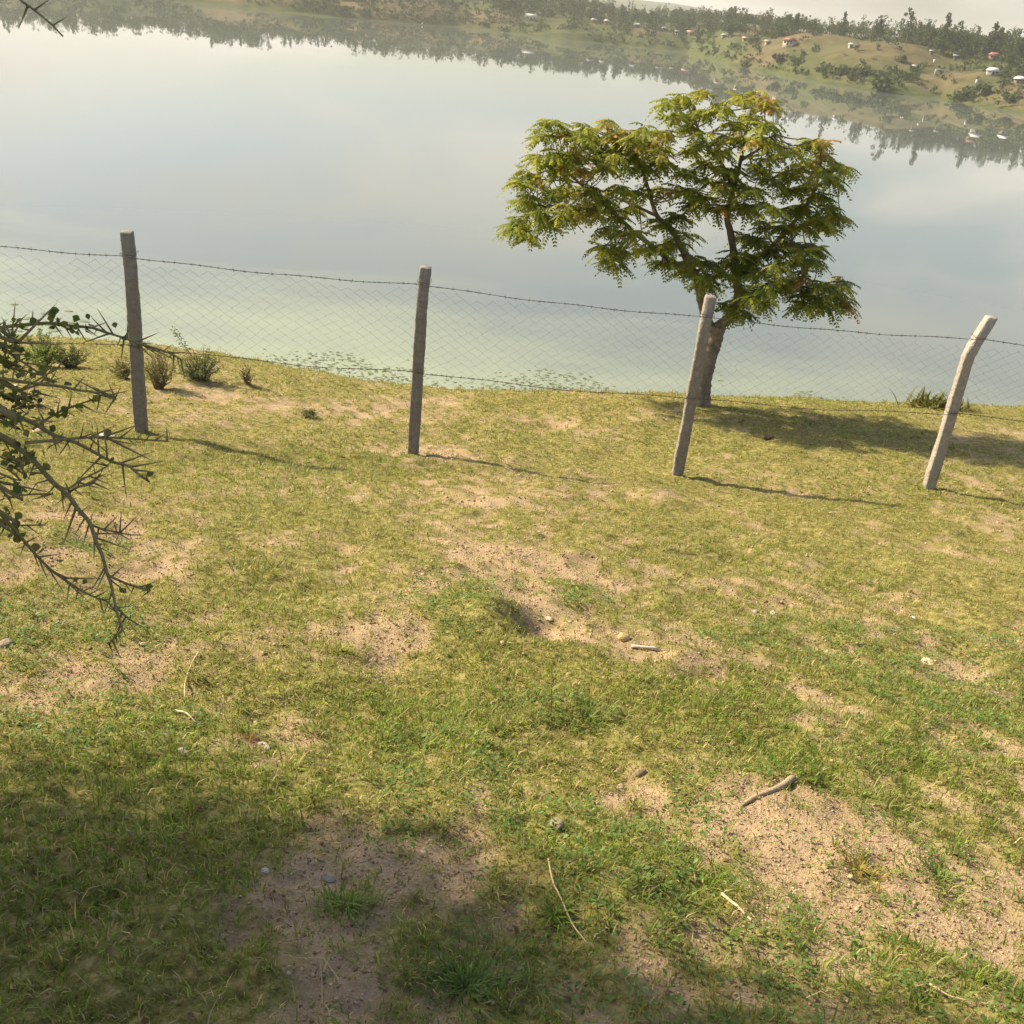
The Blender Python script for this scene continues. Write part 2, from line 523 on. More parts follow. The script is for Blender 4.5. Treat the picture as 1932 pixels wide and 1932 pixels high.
azs = np.radians(np.linspace(-44, 40, 420))
Ds = np.concatenate([np.linspace(400, 800, 150), np.linspace(806, 1500, 50)])
A_, D_ = np.meshgrid(azs, Ds)
X, Y = D_ * np.sin(A_), D_ * np.cos(A_)
H_ = far_h(X, Y)
nr, nc = X.shape
idx = np.arange(nr * nc).reshape(nr, nc)
quads = np.stack([idx[:-1, :-1], idx[:-1, 1:], idx[1:, 1:], idx[1:, :-1]], -1).reshape(-1, 4)
dry = 0.8 * sstep(0.52, 0.68, fbm(X * 0.016, Y * 0.016, 71, 3))
for kx, ky, kr, kh in KN[:3]:
    dry = np.maximum(dry, 0.75 * np.exp(-(((X - kx) ** 2 + (Y - ky) ** 2) / (kr * kr * 0.9)) ** 2))
dry = dry * sstep(0.3, 2.5, H_)
m, N, L, P, O = new_mat('far_land')
a = attr_node(N, 'dry')
n1 = noise_node(N, L, 0.16, 6, 0.65)
g = ramp(N, L, n1.outputs['Fac'], [(0.3, (0.042, 0.060, 0.024)), (0.5, (0.074, 0.088, 0.034)), (0.72, (0.115, 0.112, 0.046))])
d_ = ramp(N, L, n1.outputs['Fac'], [(0.3, (0.085, 0.066, 0.036)), (0.5, (0.135, 0.104, 0.058)), (0.72, (0.19, 0.145, 0.082))])
L.new(mixc(N, L, a.outputs['Fac'], g.outputs['Color'], d_.outputs['Color']), P.inputs['Base Color'])
P.inputs['Roughness'].default_value = 1.0
P.inputs['Specular IOR Level'].default_value = 0.05
o = build('terrain', np.stack([X.ravel(), Y.ravel(), WATER_Z + H_.ravel()], 1), quads, m, None, True, None, {'dry': dry.ravel()})
tag(o, 'rolling green and brown land along the far lake shore', kind='structure')

# distant ridge
azs = np.radians(np.linspace(-46, 42, 260)); Ds = np.linspace(1450, 4200, 60)
A_, D_ = np.meshgrid(azs, Ds)
X, Y = D_ * np.sin(A_), D_ * np.cos(A_)
adeg = np.degrees(A_)
top = np.interp(adeg, [-46, -20, 0, 8, 16, 24, 42], [70, 60, 36, 30, 24, 18, 14])
Zd = CAM[2] - 8.0 + (top + (fbm(X * 0.0016, Y * 0.0016, 12, 4) - 0.5) * 22) * sstep(1500, 2900, D_) + (fbm(X * 0.02, Y * 0.02, 31, 3) - 0.5) * 6
nr, nc = X.shape
idx = np.arange(nr * nc).reshape(nr, nc)
quads = np.stack([idx[:-1, :-1], idx[:-1, 1:], idx[1:, 1:], idx[1:, :-1]], -1).reshape(-1, 4)
m, N, L, P, O = new_mat('distant_woods')
n1 = noise_node(N, L, 0.03, 6, 0.7)
g = ramp(N, L, n1.outputs['Fac'], [(0.3, (0.035, 0.055, 0.03)), (0.7, (0.10, 0.11, 0.05))])
L.new(g.outputs['Color'], P.inputs['Base Color'])
P.inputs['Roughness'].default_value = 1.0
o = build('hills', np.stack([X.ravel(), Y.ravel(), Zd.ravel()], 1), quads, m, None, True)
tag(o, 'distant hazy wooded ridge on the horizon', kind='structure')
#--PART2--

# ------------------------------------------------------------------ turf
def scatter(y0, y1, per_m2, seed):
    rng = np.random.default_rng(seed)
    area = 0.78 * (y1 * y1 - y0 * y0) + 2 * 0.9 * (y1 - y0)
    n = int(area * per_m2)
    y = np.sqrt(rng.random(n) * (y1 * y1 - y0 * y0) + y0 * y0)
    x = (rng.random(n) * 2 - 1) * (0.78 * y + 0.9)
    return x, y, rng

def blade_mesh(x, y, z, phi, lean, length, width, col, seg):
    n = len(x)
    dx, dy = np.cos(phi), np.sin(phi)
    sx, sy = -dy, dx
    base = np.stack([x, y, z - 0.004], 1)
    side = np.stack([sx, sy, np.zeros(n)], 1) * (width * 0.5)[:, None]
    h = np.stack([dx, dy, np.zeros(n)], 1)
    up = np.array([0, 0, 1.0])[None]
    tip = base + h * (length * np.sin(lean))[:, None] + up * (length * np.cos(lean))[:, None]
    if seg == 1:
        v = np.stack([base - side, base + side, tip], 1).reshape(-1, 3)
        f = (np.arange(n)[:, None] * 3 + np.array([[0, 1, 2]])).reshape(-1, 3)
        return v, [f], np.repeat(col, 3, 0)
    l2 = lean * 0.45
    mid = base + h * (length * 0.5 * np.sin(l2))[:, None] + up * (length * 0.5 * np.cos(l2))[:, None]
    v = np.stack([base - side, base + side, mid + side * 0.9, mid - side * 0.9, tip], 1).reshape(-1, 3)
    k = np.arange(n)[:, None] * 5
    return v, [k + np.array([[0, 1, 2, 3]]), k + np.array([[3, 2, 4]])], np.repeat(col, 5, 0)

GREEN = np.array([0.165, 0.230, 0.030]); OLIVE = np.array([0.285, 0.275, 0.060]); STRAW = np.array([0.46, 0.37, 0.19]); BRIGHT = np.array([0.25, 0.34, 0.055])

def lushness(x, y):
    v = fbm(x * 0.6 + 9, y * 0.5, 90, 3) - 0.5
    for bx, by, br in LUSH:
        v = v + 0.32 * np.exp(-((x - bx) ** 2 + (y - by) ** 2) / (br * br * 1.3))
    return v

def turf(name, y0, y1, dens, seg, L0, W0, seed, clump, dry0, label):
    cx, cy, rng = scatter(y0, y1, dens / clump, seed)
    keep = rng.random(len(cx)) > bare_mask(cx, cy) * 0.78
    cx, cy = cx[keep], cy[keep]
    k = clump
    spread = 0.016 + 0.022 * rng.random(len(cx))
    phi = rng.random((len(cx), k)) * 2 * np.pi
    rad = np.abs(rng.normal(0, 1, (len(cx), k))) * spread[:, None]
    x = (cx[:, None] + np.cos(phi) * rad).ravel(); y = (cy[:, None] + np.sin(phi) * rad).ravel()
    phi = (phi + rng.normal(0, 0.7, phi.shape)).ravel()
    n = len(x)
    lu = lushness(x, y)
    tall = np.repeat(0.55 + 1.0 * rng.random(len(cx)) ** 2, k) * (0.85 + 0.9 * np.clip(lu, -0.3, 0.5))
    length = L0 * tall * (0.6 + 0.8 * rng.random(n))
    lean = np.clip(rng.normal(0.85, 0.36, n), 0.10, 1.5)
    width = W0 * (0.7 + 0.7 * rng.random(n))
    g = np.clip(0.45 + 1.25 * lu + rng.normal(0, 0.16, n) + np.repeat(rng.normal(0, 0.14, len(cx)), k) - dry0, 0, 1)[:, None]
    col = OLIVE * (1 - g) + GREEN * g
    br = (rng.random(n) < 0.16)[:, None]
    col = np.where(br, BRIGHT, col)
    st = (rng.random(n) < 0.17 + 0.22 * (1 - g[:, 0]) + dry0 * 0.35)[:, None]
    col = np.where(st, STRAW * (0.6 + 0.6 * rng.random((n, 1))), col)
    col = col * (0.75 + 0.4 * rng.random((n, 1))) * np.repeat(0.75 + 0.55 * rng.random((len(cx), 1)), k, 0)
    col = col * (0.97 if dry0 > 0 else 1.0)
    v, f, c = blade_mesh(x, y, near_z(x, y), phi, lean, length, width, col, seg)
    o = build(name, v, f, M_GRASS, None, False, c)
    return tag(o, label, 'grass', kind='stuff')

turf('grass', 0.7, 4.3, 10500, 2, 0.029, 0.0033, 1, 7, 0.0, 'short green turf close below the camera on the upper slope')
turf('grass', 4.3, 9.2, 5200, 1, 0.034, 0.0052, 2, 7, 0.07, 'cropped yellow-green turf on the slope before the fence')
turf('grass', 9.2, 20.0, 1600, 1, 0.036, 0.0100, 3, 7, 0.14, 'dry olive turf on the bench beyond the fence')

# taller tufts, broad-leaved creeping weeds
def weeds():
    x, y, rng = scatter(0.8, 5.2, 230, 21)
    w = fbm(x * 0.9, y * 0.9, 130, 3)
    keep = (rng.random(len(x)) > bare_mask(x, y) * 0.8) & (w > 0.46)
    cx, cy = x[keep], y[keep]
    k = 9
    phi = rng.random((len(cx), k)) * 2 * np.pi
    rad = rng.random((len(cx), k)) * 0.045
    x = (cx[:, None] + np.cos(phi) * rad).ravel(); y = (cy[:, None] + np.sin(phi) * rad).ravel(); phi = phi.ravel()
    n = len(x)
    z = near_z(x, y) + 0.006 + 0.022 * rng.random(n)
    ln = 0.010 + 0.014 * rng.random(n)
    wd = ln * (0.42 + 0.2 * rng.random(n))
    tilt = rng.normal(0.15, 0.35, n)
    d = np.stack([np.cos(phi) * np.cos(tilt), np.sin(phi) * np.cos(tilt), np.sin(tilt)], 1)
    s = np.stack([-np.sin(phi), np.cos(phi), np.zeros(n)], 1)
    b = np.stack([x, y, z], 1)
    v = np.stack([b, b + d * (ln * 0.55)[:, None] + s * wd[:, None] * 0.5 + [0, 0, 0.002], b + d * ln[:, None], b + d * (ln * 0.55)[:, None] - s * wd[:, None] * 0.5 + [0, 0, 0.002]], 1).reshape(-1, 3)
    q = np.arange(n)[:, None] * 4
    f = [q + np.array([[0, 1, 2]]), q + np.array([[0, 2, 3]])]
    col = np.array([0.13, 0.21, 0.05]) * (0.7 + 0.7 * rng.random((n, 1)))
    o = build('ground_cover', v, f, M_GRASS, None, False, np.repeat(col, 4, 0))
    tag(o, 'small round-leaved creeping weeds among the near turf', 'weeds', kind='stuff')
weeds()

def gravel():
    V, F, C = [], [], []
    base = np.array([(1, 0, 0), (0, 1, 0), (-1, 0, 0), (0, -1, 0), (0, 0, 1), (0, 0, -1)], float)
    tri = np.array([(0, 1, 4), (1, 2, 4), (2, 3, 4), (3, 0, 4), (1, 0, 5), (2, 1, 5), (3, 2, 5), (0, 3, 5)])
    tot = 0
    for y0, y1, dens, s0, seed in ((0.8, 3.6, 6500, 0.0032, 31), (3.6, 6.5, 2000, 0.0050, 32), (6.5, 10.5, 240, 0.009, 33)):
        x, y, rng = scatter(y0, y1, dens, seed)
        keep = rng.random(len(x)) < bare_mask(x, y) * 0.95 + 0.02
        x, y = x[keep], y[keep]
        n = len(x)
        s = s0 * (0.5 + 1.3 * rng.random(n) ** 2.2)
        s = np.where(rng.random(n) < 0.012, s * 2.2, s)
        z = near_z(x, y) + s * 0.25
        sc = np.stack([s * (0.8 + 0.5 * rng.random(n)), s * (0.8 + 0.5 * rng.random(n)), s * 0.7], 1)
        a = rng.random(n) * 6.28
        v = base[None] * sc[:, None, :] * (0.75 + 0.5 * rng.random((n, 6, 1)))
        vx = v[..., 0] * np.cos(a)[:, None] - v[..., 1] * np.sin(a)[:, None]
        vy = v[..., 0] * np.sin(a)[:, None] + v[..., 1] * np.cos(a)[:, None]
        v = np.stack([vx + x[:, None], vy + y[:, None], v[..., 2] + z[:, None]], -1).reshape(-1, 3)
        V.append(v); F.append((np.arange(n)[:, None, None] * 6 + tri[None] + tot).reshape(-1, 3))
        w = rng.random((n, 1))
        col = np.array([0.40, 0.285, 0.165]) * (1 - w) + np.array([0.60, 0.46, 0.30]) * w
        col = np.where(rng.random((n, 1)) < 0.2, np.array([[0.30, 0.18, 0.11]]), col)
        C.append(np.repeat(col, 6, 0)); tot += n * 6
    o = build('gravel', np.concatenate(V), np.concatenate(F), M_STONE, None, True, np.concatenate(C))
    tag(o, 'fine pinkish gravel lying in the bare patches of the slope', 'gravel', kind='stuff')
gravel()

def straw():
    x, y, rng = scatter(0.9, 7.5, 16, 41)
    n = len(x)
    phi = rng.random(n) * 6.28
    ln = 0.03 + 0.10 * rng.random(n) ** 2
    col = STRAW * (0.8 + 0.6 * rng.random((n, 1)))
    v, f, c = blade_mesh(x, y, near_z(x, y) + 0.014, phi, np.clip(rng.normal(1.45, 0.12, n), 1.0, 1.56), ln, 0.0022 + 0.002 * rng.random(n), col, 2)
    tag(build('straw', v, f, M_GRASS, None, False, c), 'loose dry straw stalks strewn over the turf', 'straw', kind='stuff')
straw()

def litter():
    x, y, rng = scatter(0.9, 6.0, 90, 43)
    n = len(x)
    phi = rng.random(n) * 6.28
    col = np.array([0.20, 0.125, 0.065]) * (0.5 + 1.1 * rng.random((n, 1)))
    v, f, c = blade_mesh(x, y, near_z(x, y) + 0.010, phi, np.clip(rng.normal(1.3, 0.25, n), 0.6, 1.55), 0.008 + 0.022 * rng.random(n) ** 2, 0.004 + 0.010 * rng.random(n) ** 2, col, 2)
    tag(build('leaf_litter', v, f, M_GRASS, None, False, c), 'brown crumbs of dead leaf scattered through the near turf', 'leaf litter', kind='stuff')
litter()

def rough_edge():
    rng = np.random.default_rng(88)
    n = 5200
    cx = rng.uniform(-10.5, 12.5, n // 8)
    cy = np.interp(cx, BROW[:, 0], BROW[:, 1]) + rng.normal(-0.1, 0.28, n // 8)
    keep = fbm(cx * 0.9, cy * 0.9, 301, 3) > 0.42
    cx, cy = cx[keep], cy[keep]
    k = 8
    phi = rng.random((len(cx), k)) * 6.28
    x = (cx[:, None] + np.cos(phi) * 0.05).ravel(); y = (cy[:, None] + np.sin(phi) * 0.05).ravel()
    m_ = len(x)
    col = np.where(rng.random((m_, 1)) < 0.4, STRAW * 0.8, OLIVE) * (0.6 + 0.6 * rng.random((m_, 1)))
    hh = np.repeat(0.03 + 0.09 * rng.random(len(cx)) ** 2.5, k) * (0.6 + 0.6 * rng.random(m_))
    v, f, c = blade_mesh(x, y, near_z(x, y), phi.ravel(), np.clip(rng.normal(0.6, 0.35, m_), 0.05, 1.4), hh, 0.006 + 0.006 * rng.random(m_), col, 2)
    tag(build('rough_grass', v, f, M_GRASS, None, False, c), 'ragged longer grass fringe along the brow above the water', 'grass', kind='stuff')
rough_edge()

# ------------------------------------------------------------------ the fence
fence = empty('fence', (0.4, 9.5, -2.6))
tag(fence, 'chain-link fence with barbed wire on kinked concrete posts across the slope', 'fence')
FO = np.array(fence.location)

def concrete_post(base, height, kink, lean, seed, twist, tint, label):
    """lean: where the kinked head points, (dx, dy) at the very top; base x,y"""
    rng = np.random.default_rng(seed)
    z0 = float(near_z(base[0], base[1])) - 0.12
    ztop = base[2] + height
    n = 64
    zs = np.linspace(z0, ztop, n)
    prof = []
    hw = 0.052
    for a in np.arange(0, 360, 90):                                  # rounded square section, four points per side
        c, s = math.cos(R(a)), math.sin(R(a))
        for u, w in ((1, -0.80), (1, -0.3), (1, 0.3), (1, 0.80), (0.92, 0.92)):
            prof.append((c * u - s * w, s * u + c * w))
    prof = np.array(prof)
    k = len(prof)
    V = []
    zk = base[2] + height * kink
    for i, z in enumerate(zs):
        t = max(0.0, (z - zk) / (ztop - zk))
        b = t * t / (t + 0.25) * 1.25
        cx, cy = base[0] + lean[0] * b, base[1] + lean[1] * b
        tt = (z - z0) / (ztop - z0)
        w = hw * (1.06 - 0.10 * tt) * (1 + 0.03 * math.sin(z * 9 + seed))
        r = prof * w
        ca, sa = math.cos(twist), math.sin(twist)
        r = np.stack([r[:, 0] * ca - r[:, 1] * sa, r[:, 0] * sa + r[:, 1] * ca], 1)
        jit = 1 + 0.10 * (vnoise(np.arange(k) * 0.9 + seed * 7, np.full(k, z * 26.0), seed) - 0.5) + 0.07 * (rng.random(k) - 0.5)
        wx = 0.006 * (vnoise(np.array([z * 3.0]), np.array([seed * 3.3]), seed)[0] - 0.5)
        zz = z + (0.0 if i < n - 1 else 0.004) + lean[1] * 0.0
        V.append(np.stack([cx + wx + r[:, 0] * jit, cy + r[:, 1] * jit, np.full(k, zz)], 1))
    top = V[-1]
    V.append(top.mean(0) + (top - top.mean(0)) * 0.90 + [0, 0, 0.008] + rng.normal(0, 0.002, (k, 3)))
    V.append(np.array([V[-1].mean(0) + [0, 0, 0.003]]))
    rings = n + 1
    q = [(i * k + j, i * k + (j + 1) % k, (i + 1) * k + (j + 1) % k, (i + 1) * k + j) for i in range(rings - 1) for j in range(k)]
    tr = [((rings - 1) * k + j, (rings - 1) * k + (j + 1) % k, rings * k) for j in range(k)]
    g = Geo().add(np.concatenate(V), q, tr, tint)
    o = g.build('concrete_post', M_CONC, fence, False, FO)
    o['label'] = label
    return o

def fence_base(px, py, Y):
    p = at_y(px, py, Y)
    p[2] = float(near_z(p[0], p[1], False))
    return p
PB = [fence_base(268, 827, 8.89), fence_base(779, 864, 9.45), fence_base(1275, 912, 9.60), fence_base(1748, 932, 10.11)]
PB = [np.array([PB[0][0] - 2.55, PB[0][1] - 0.45, 0])] + PB + [np.array([PB[3][0] + 2.7, PB[3][1] + 0.55, 0])]
for p in (PB[0], PB[-1]):
    p[2] = float(near_z(p[0], p[1], False))
PH = [1.83, 1.82, 1.81, 1.80, 1.82, 1.85]
LEAN = [(-.05, .14), (-.055, .10), (.0, .10), (.025, .12), (.15, .10), (.05, .14)]
TINT = [(.30, .28, .25), (.28, .26, .235), (.28, .26, .235), (.31, .28, .245), (.40, .37, .33), (.36, .33, .29)]
PLAB = ['weathered concrete post standing out of frame', 'concrete post behind the thorn branches', 'straight grey concrete post in the middle of the lawn', 'concrete post standing before the tree trunk', 'pale concrete post with its head kinked sideways', 'concrete post at the end']
for i in range(6):
    concrete_post(PB[i], PH[i], 0.78, LEAN[i], 50 + i, [0.05, 0.16, 0.02, -0.03, -0.02, 0.0][i], TINT[i], PLAB[i])

def bay_point(i, s, h):
    """point of bay i at share s and height h above ground, on the camera side of the posts"""
    a, b = PB[i], PB[i + 1]
    p = a + (b - a) * s
    p = p + np.array([0, -0.068, 0])
    zl = a[2] + (b[2] - a[2]) * s
    return np.array([p[0], p[1], zl + h])

TOPH = [1.66, 1.66, 1.70, 1.66, 1.64, 1.62]
def top_line(i, s):
    h = TOPH[i] * (1 - s) + TOPH[i + 1] * s
    return h - 0.028 * 4 * s * (1 - s) - 0.005 * math.sin(s * 17 + i)

def chain_link(i):
    a, b = PB[i], PB[i + 1]
    W = float(np.linalg.norm((b - a)[:2]))
    cw, chh = 0.135, 0.090
    n = int(round(W / cw))
    cw = W / n
    rng = np.random.default_rng(300 + i)
    g = Geo()
    sag = rng.normal(0, 0.006, (n + 4, 64))
    rows = int(1.72 / (chh / 2))
    r = 0.0012
    for j in range(n):                                                # zigzag strands, each linking with its neighbour
        for half in (0, 1):
            pts = []
            for k in range(rows + 1):
                side = (k + half) % 2
                s = (j + (0.0 if half == 0 else 0.5) + (0.5 * side if half == 0 else 0.5 * side - 0.0)) / n
                h = 0.0 + k * chh / 2
                lim = top_line(i, min(max(s, 0), 1)) - 0.02
                if h > lim: break
                jj = j + (side if half == 0 else (1 if side else 0))
                s2 = s + (sag[jj, k % 64] + 0.016 * math.sin(h * 5 + i + s * 9)) / W
                droop = 0.022 * math.sin(s * math.pi * 3 + h * 2) + sag[(jj + 2) % (n + 4), (k * 3) % 64] * 0.7
                p = bay_point(i, min(max(s2, 0.0), 1.0), max(h + droop, 0.0))
                p[1] += 0.002 * (1 if side else -1) + 0.012 * math.sin(s * 7 + h * 4 + i)
                pts.append(p)
            if len(pts) > 2:
                g.tube(pts, r, 3, (0.16, 0.14, 0.12), cap=False)
    return g.build('chain_link_panel', M_WIRE, fence, False, FO)
for i in range(5):
    chain_link(i)

def barbed(i, hf, nm):
    a, b = PB[i], PB[i + 1]
    W = float(np.linalg.norm((b - a)[:2]))
    g = Geo()
    rng = np.random.default_rng(500 + i)
    ss = np.linspace(0, 1, 60)
    cen = np.array([bay_point(i, s, hf(i, s)) for s in ss])
    cen[:, 1] -= 0.006
    for ph in (0, math.pi):
        tw = np.stack([np.zeros(60), 0.003 * np.cos(ss * W * 60 + ph), 0.003 * np.sin(ss * W * 60 + ph)], 1)
        g.tube(cen + tw, 0.0023, 4, (0.10, 0.085, 0.075), cap=False)
    m_ = int(W / 0.115)
    for k in range(m_):
        s = (k + 0.5 + rng.normal(0, 0.1)) / m_
        p = bay_point(i, s, hf(i, s)) + [0, -0.006, 0]
        d1 = np.array([0.3 * rng.normal(), 0.5 * rng.normal(), 1.0]); d1 /= np.linalg.norm(d1)
        d2 = np.array([0.7 * rng.normal(), 1.0, 0.6 * rng.normal()]); d2 /= np.linalg.norm(d2)
        for d in (d1, d2):
            g.tube([p - d * 0.026, p, p + d * 0.026], [0.0006, 0.0022, 0.0006], 3, (0.10, 0.085, 0.075), cap=False)
        g.tube([p - [0.008, 0, 0], p + [0.008, 0, 0]], 0.0045, 5, (0.10, 0.085, 0.075))
    return g.build(nm, M_WIRE, fence, False, FO)
for i in range(5):
    barbed(i, top_line, 'barbed_wire')
    barbed(i, lambda j, s: 0.86 - 0.03 * 4 * s * (1 - s) - 0.01 * math.sin(s * 11 + j), 'barbed_wire')
# wire ties that wrap the posts
for i in range(1, 5):
    for hh in (TOPH[i], 0.86):
        p = PB[i]
        t = max(0.0, (hh / PH[i] - 0.78) / 0.22); bb = t * t / (t + 0.25) * 1.25
        cx, cy = p[0] + LEAN[i][0] * bb, p[1] + LEAN[i][1] * bb
        q = 0.062
        loop = [(cx - q, cy - q, p[2] + hh), (cx + q, cy - q, p[2] + hh - .004), (cx + q, cy + q, p[2] + hh + .006), (cx - q, cy + q, p[2] + hh), (cx - q, cy - q, p[2] + hh)]
        Geo().tube(loop, 0.0022, 4, (0.08, 0.065, 0.055), cap=False).build('wire_tie', M_WIRE, fence, False, FO)

# ------------------------------------------------------------------ the tree beyond the fence
def zt(px, py, dy=0.0):
    """the tree's own plane, from a measured drawing of it"""
    return at_y(px * 0.3866 + 921, py * 0.3866 + 137, TREE_Y + dy)
tb = at_ground(1328, 766)
TREE_Y = float(tb[1])
tb[2] = float(near_z(tb[0], tb[1]))
tree = empty('shade_tree', tb)
tag(tree, 'spreading feathery-leaved tree with yellow-green tips standing at the lake edge beyond the fence', 'tree')
TO = np.array(tree.location)
SK = {}
def limb(name, pts, r0, r1, tint=(0.22, 0.18, 0.14), sides=8, grp='branch'):
    P3 = [zt(x, y, d * 0.75) for x, y, d in pts]
    c = spline(P3, 6)
    rad = np.linspace(r0, r1, len(c)) * (1 + 0.10 * (RNG.random(len(c)) - 0.5))
    SK[name] = c
    return Geo().tube(c, rad, sides, tint, wob=0.16).build(grp, M_BARK, tree, True, TO)
# trunk with a flared, knotty foot
tp = [zt(1040, 1660), zt(1042, 1600), zt(1050, 1500), zt(1068, 1430), zt(1085, 1370), zt(1105, 1300), zt(1118, 1235)]
c = spline(tp, 8)
rad = np.interp(np.linspace(0, 1, len(c)), [0, 0.1, 0.2, 0.45, 0.55, 0.8, 1], [0.165, 0.135, 0.118, 0.115, 0.108, 0.108, 0.12])
SK['trunk'] = c
Geo().tube(c, rad, 14, (0.27, 0.225, 0.18), wob=0.2).build('trunk', M_BARK, tree, True, TO)
limb('left', [(1095, 1290, 0), (1062, 1180, 0), (1040, 1100, 0), (1022, 1010, .05), (990, 955, .1), (960, 890, .1)], 0.075, 0.05)
limb('left_a', [(990, 955, .1), (910, 930, 0), (840, 880, -.2), (760, 815, -.4), (700, 770, -.5), (620, 690, -.6), (500, 590, -.7), (380, 480, -.6)], 0.042, 0.012)
limb('left_b', [(960, 890, .1), (900, 780, .3), (825, 700, .5), (790, 600, .6), (740, 450, .5), (640, 330, .3)], 0.045, 0.012)
limb('left_c', [(620, 690, -.6), (450, 660, -.3), (300, 650, .1), (180, 700, .3)], 0.02, 0.008)
limb('left_d', [(825, 700, .5), (650, 620, .9), (450, 540, 1.0), (250, 520, .7)], 0.022, 0.008)
limb('right', [(1118, 1245, 0), (1185, 1185, 0), (1222, 1090, 0), (1212, 1000, .1), (1198, 880, .2), (1182, 780, .2), (1165, 690, .1), (1200, 560, 0), (1232, 430, 0), (1255, 300, -.1), (1285, 170, -.1)], 0.078, 0.012)
limb('right_a', [(1185, 1185, 0), (1290, 1085, -.3), (1420, 1015, -.5), (1560, 1050, -.6), (1720, 1085, -.5)], 0.036, 0.009)
limb('right_b', [(1212, 1000, .1), (1320, 905, .3), (1440, 790, .5), (1550, 650, .5), (1615, 500, .3), (1625, 370, .1)], 0.045, 0.010)
limb('right_c', [(1200, 560, 0), (1130, 430, .3), (1030, 290, .4), (1000, 150, .3)], 0.032, 0.009)
limb('right_d', [(1320, 905, .3), (1440, 860, -.2), (1580, 840, -.6)], 0.026, 0.008)
limb('right_e', [(1232, 430, 0), (1340, 360, -.4), (1400, 300, -.6)], 0.022, 0.008)
limb('right_f', [(1440, 790, .5), (1580, 730, .9), (1720, 690, 1.0)], 0.024, 0.008)
skel = np.concatenate([v for k, v in SK.items() if k != 'trunk'])

CL = [(300,230),(250,300),(380,290),(460,260),(560,260),(660,270),(760,290),(860,290),(220,400),(320,390),(430,370),(540,360),(640,350),(750,360),(860,370),(150,530),(240,520),(340,480),(450,460),(560,450),(660,440),(770,450),(870,440),(970,470),(130,710),(200,620),(300,590),(400,570),(500,570),(610,560),(710,570),(810,560),(900,560),(180,790),(260,720),(350,690),(440,680),(530,680),(620,680),(700,660),(600,760),(690,780),(640,860),(620,920),(570,850),(760,860),(830,840),(900,830),(850,920),(950,800),(850,720),(930,690),(1000,650),
 (880,150),(960,110),(1040,100),(900,210),(990,200),(1060,180),(1000,260),(1160,170),(1240,120),(1320,110),(1380,150),(1200,240),(1290,210),(1370,240),(1240,300),(1330,320),(1400,330),(1150,300),(1050,330),(1000,360),
 (1080,420),(1150,370),(1380,400),(1330,450),(1180,470),(1090,520),(1150,560),(1230,540),(1300,560),(1400,520),(1480,480),(1060,600),(1130,640),(1000,560),(1220,640),(1290,650),
 (1500,370),(1580,330),(1640,340),(1680,400),(1740,450),(1600,430),(1540,450),(1660,480),(1700,530),(1590,540),(1500,570),(1630,600),(1690,650),(1560,640),(1720,700),(1640,710),(1480,660),(1390,640),(1660,740),(1560,740),(1460,750),(1370,740),
 (1270,800),(1330,820),(1240,880),(1180,920),(1320,900),(1400,860),(1480,830),(1560,850),(1620,850),(1430,930),(1520,920),(1600,920),(1250,970),(1340,980),(1440,1000),(1540,1000),(1260,1050),(1350,1060),(1450,1050),(1200,1130),(1290,1120),(1360,1120),(1560,1070),(1650,1040),(1740,1020),(1770,1120),(1700,1090),(1620,1110),(1560,1150),(1680,1150),(1240,1180),
 (1000,900),(1080,920),(960,960),(1050,1000),(1080,1040),(1140,970),(430,300),(520,310),(610,300),(700,320),(800,330),(380,420),(500,410),(600,400),(700,400),(820,410),(290,440),(160,600),(120,740),(400,640),(480,630),(560,620),(350,560),(240,660),(180,480)]
NEWG = [(380,200),(590,230),(700,330),(880,260),(430,400),(260,530),(920,590),(640,580),(470,620),(1150,575),(1020,90),(1300,100),(1400,140),(1600,330),(1650,320),(1230,330),(1240,260),(1500,900),(1720,1060),(1480,380),(780,370),(620,360)]

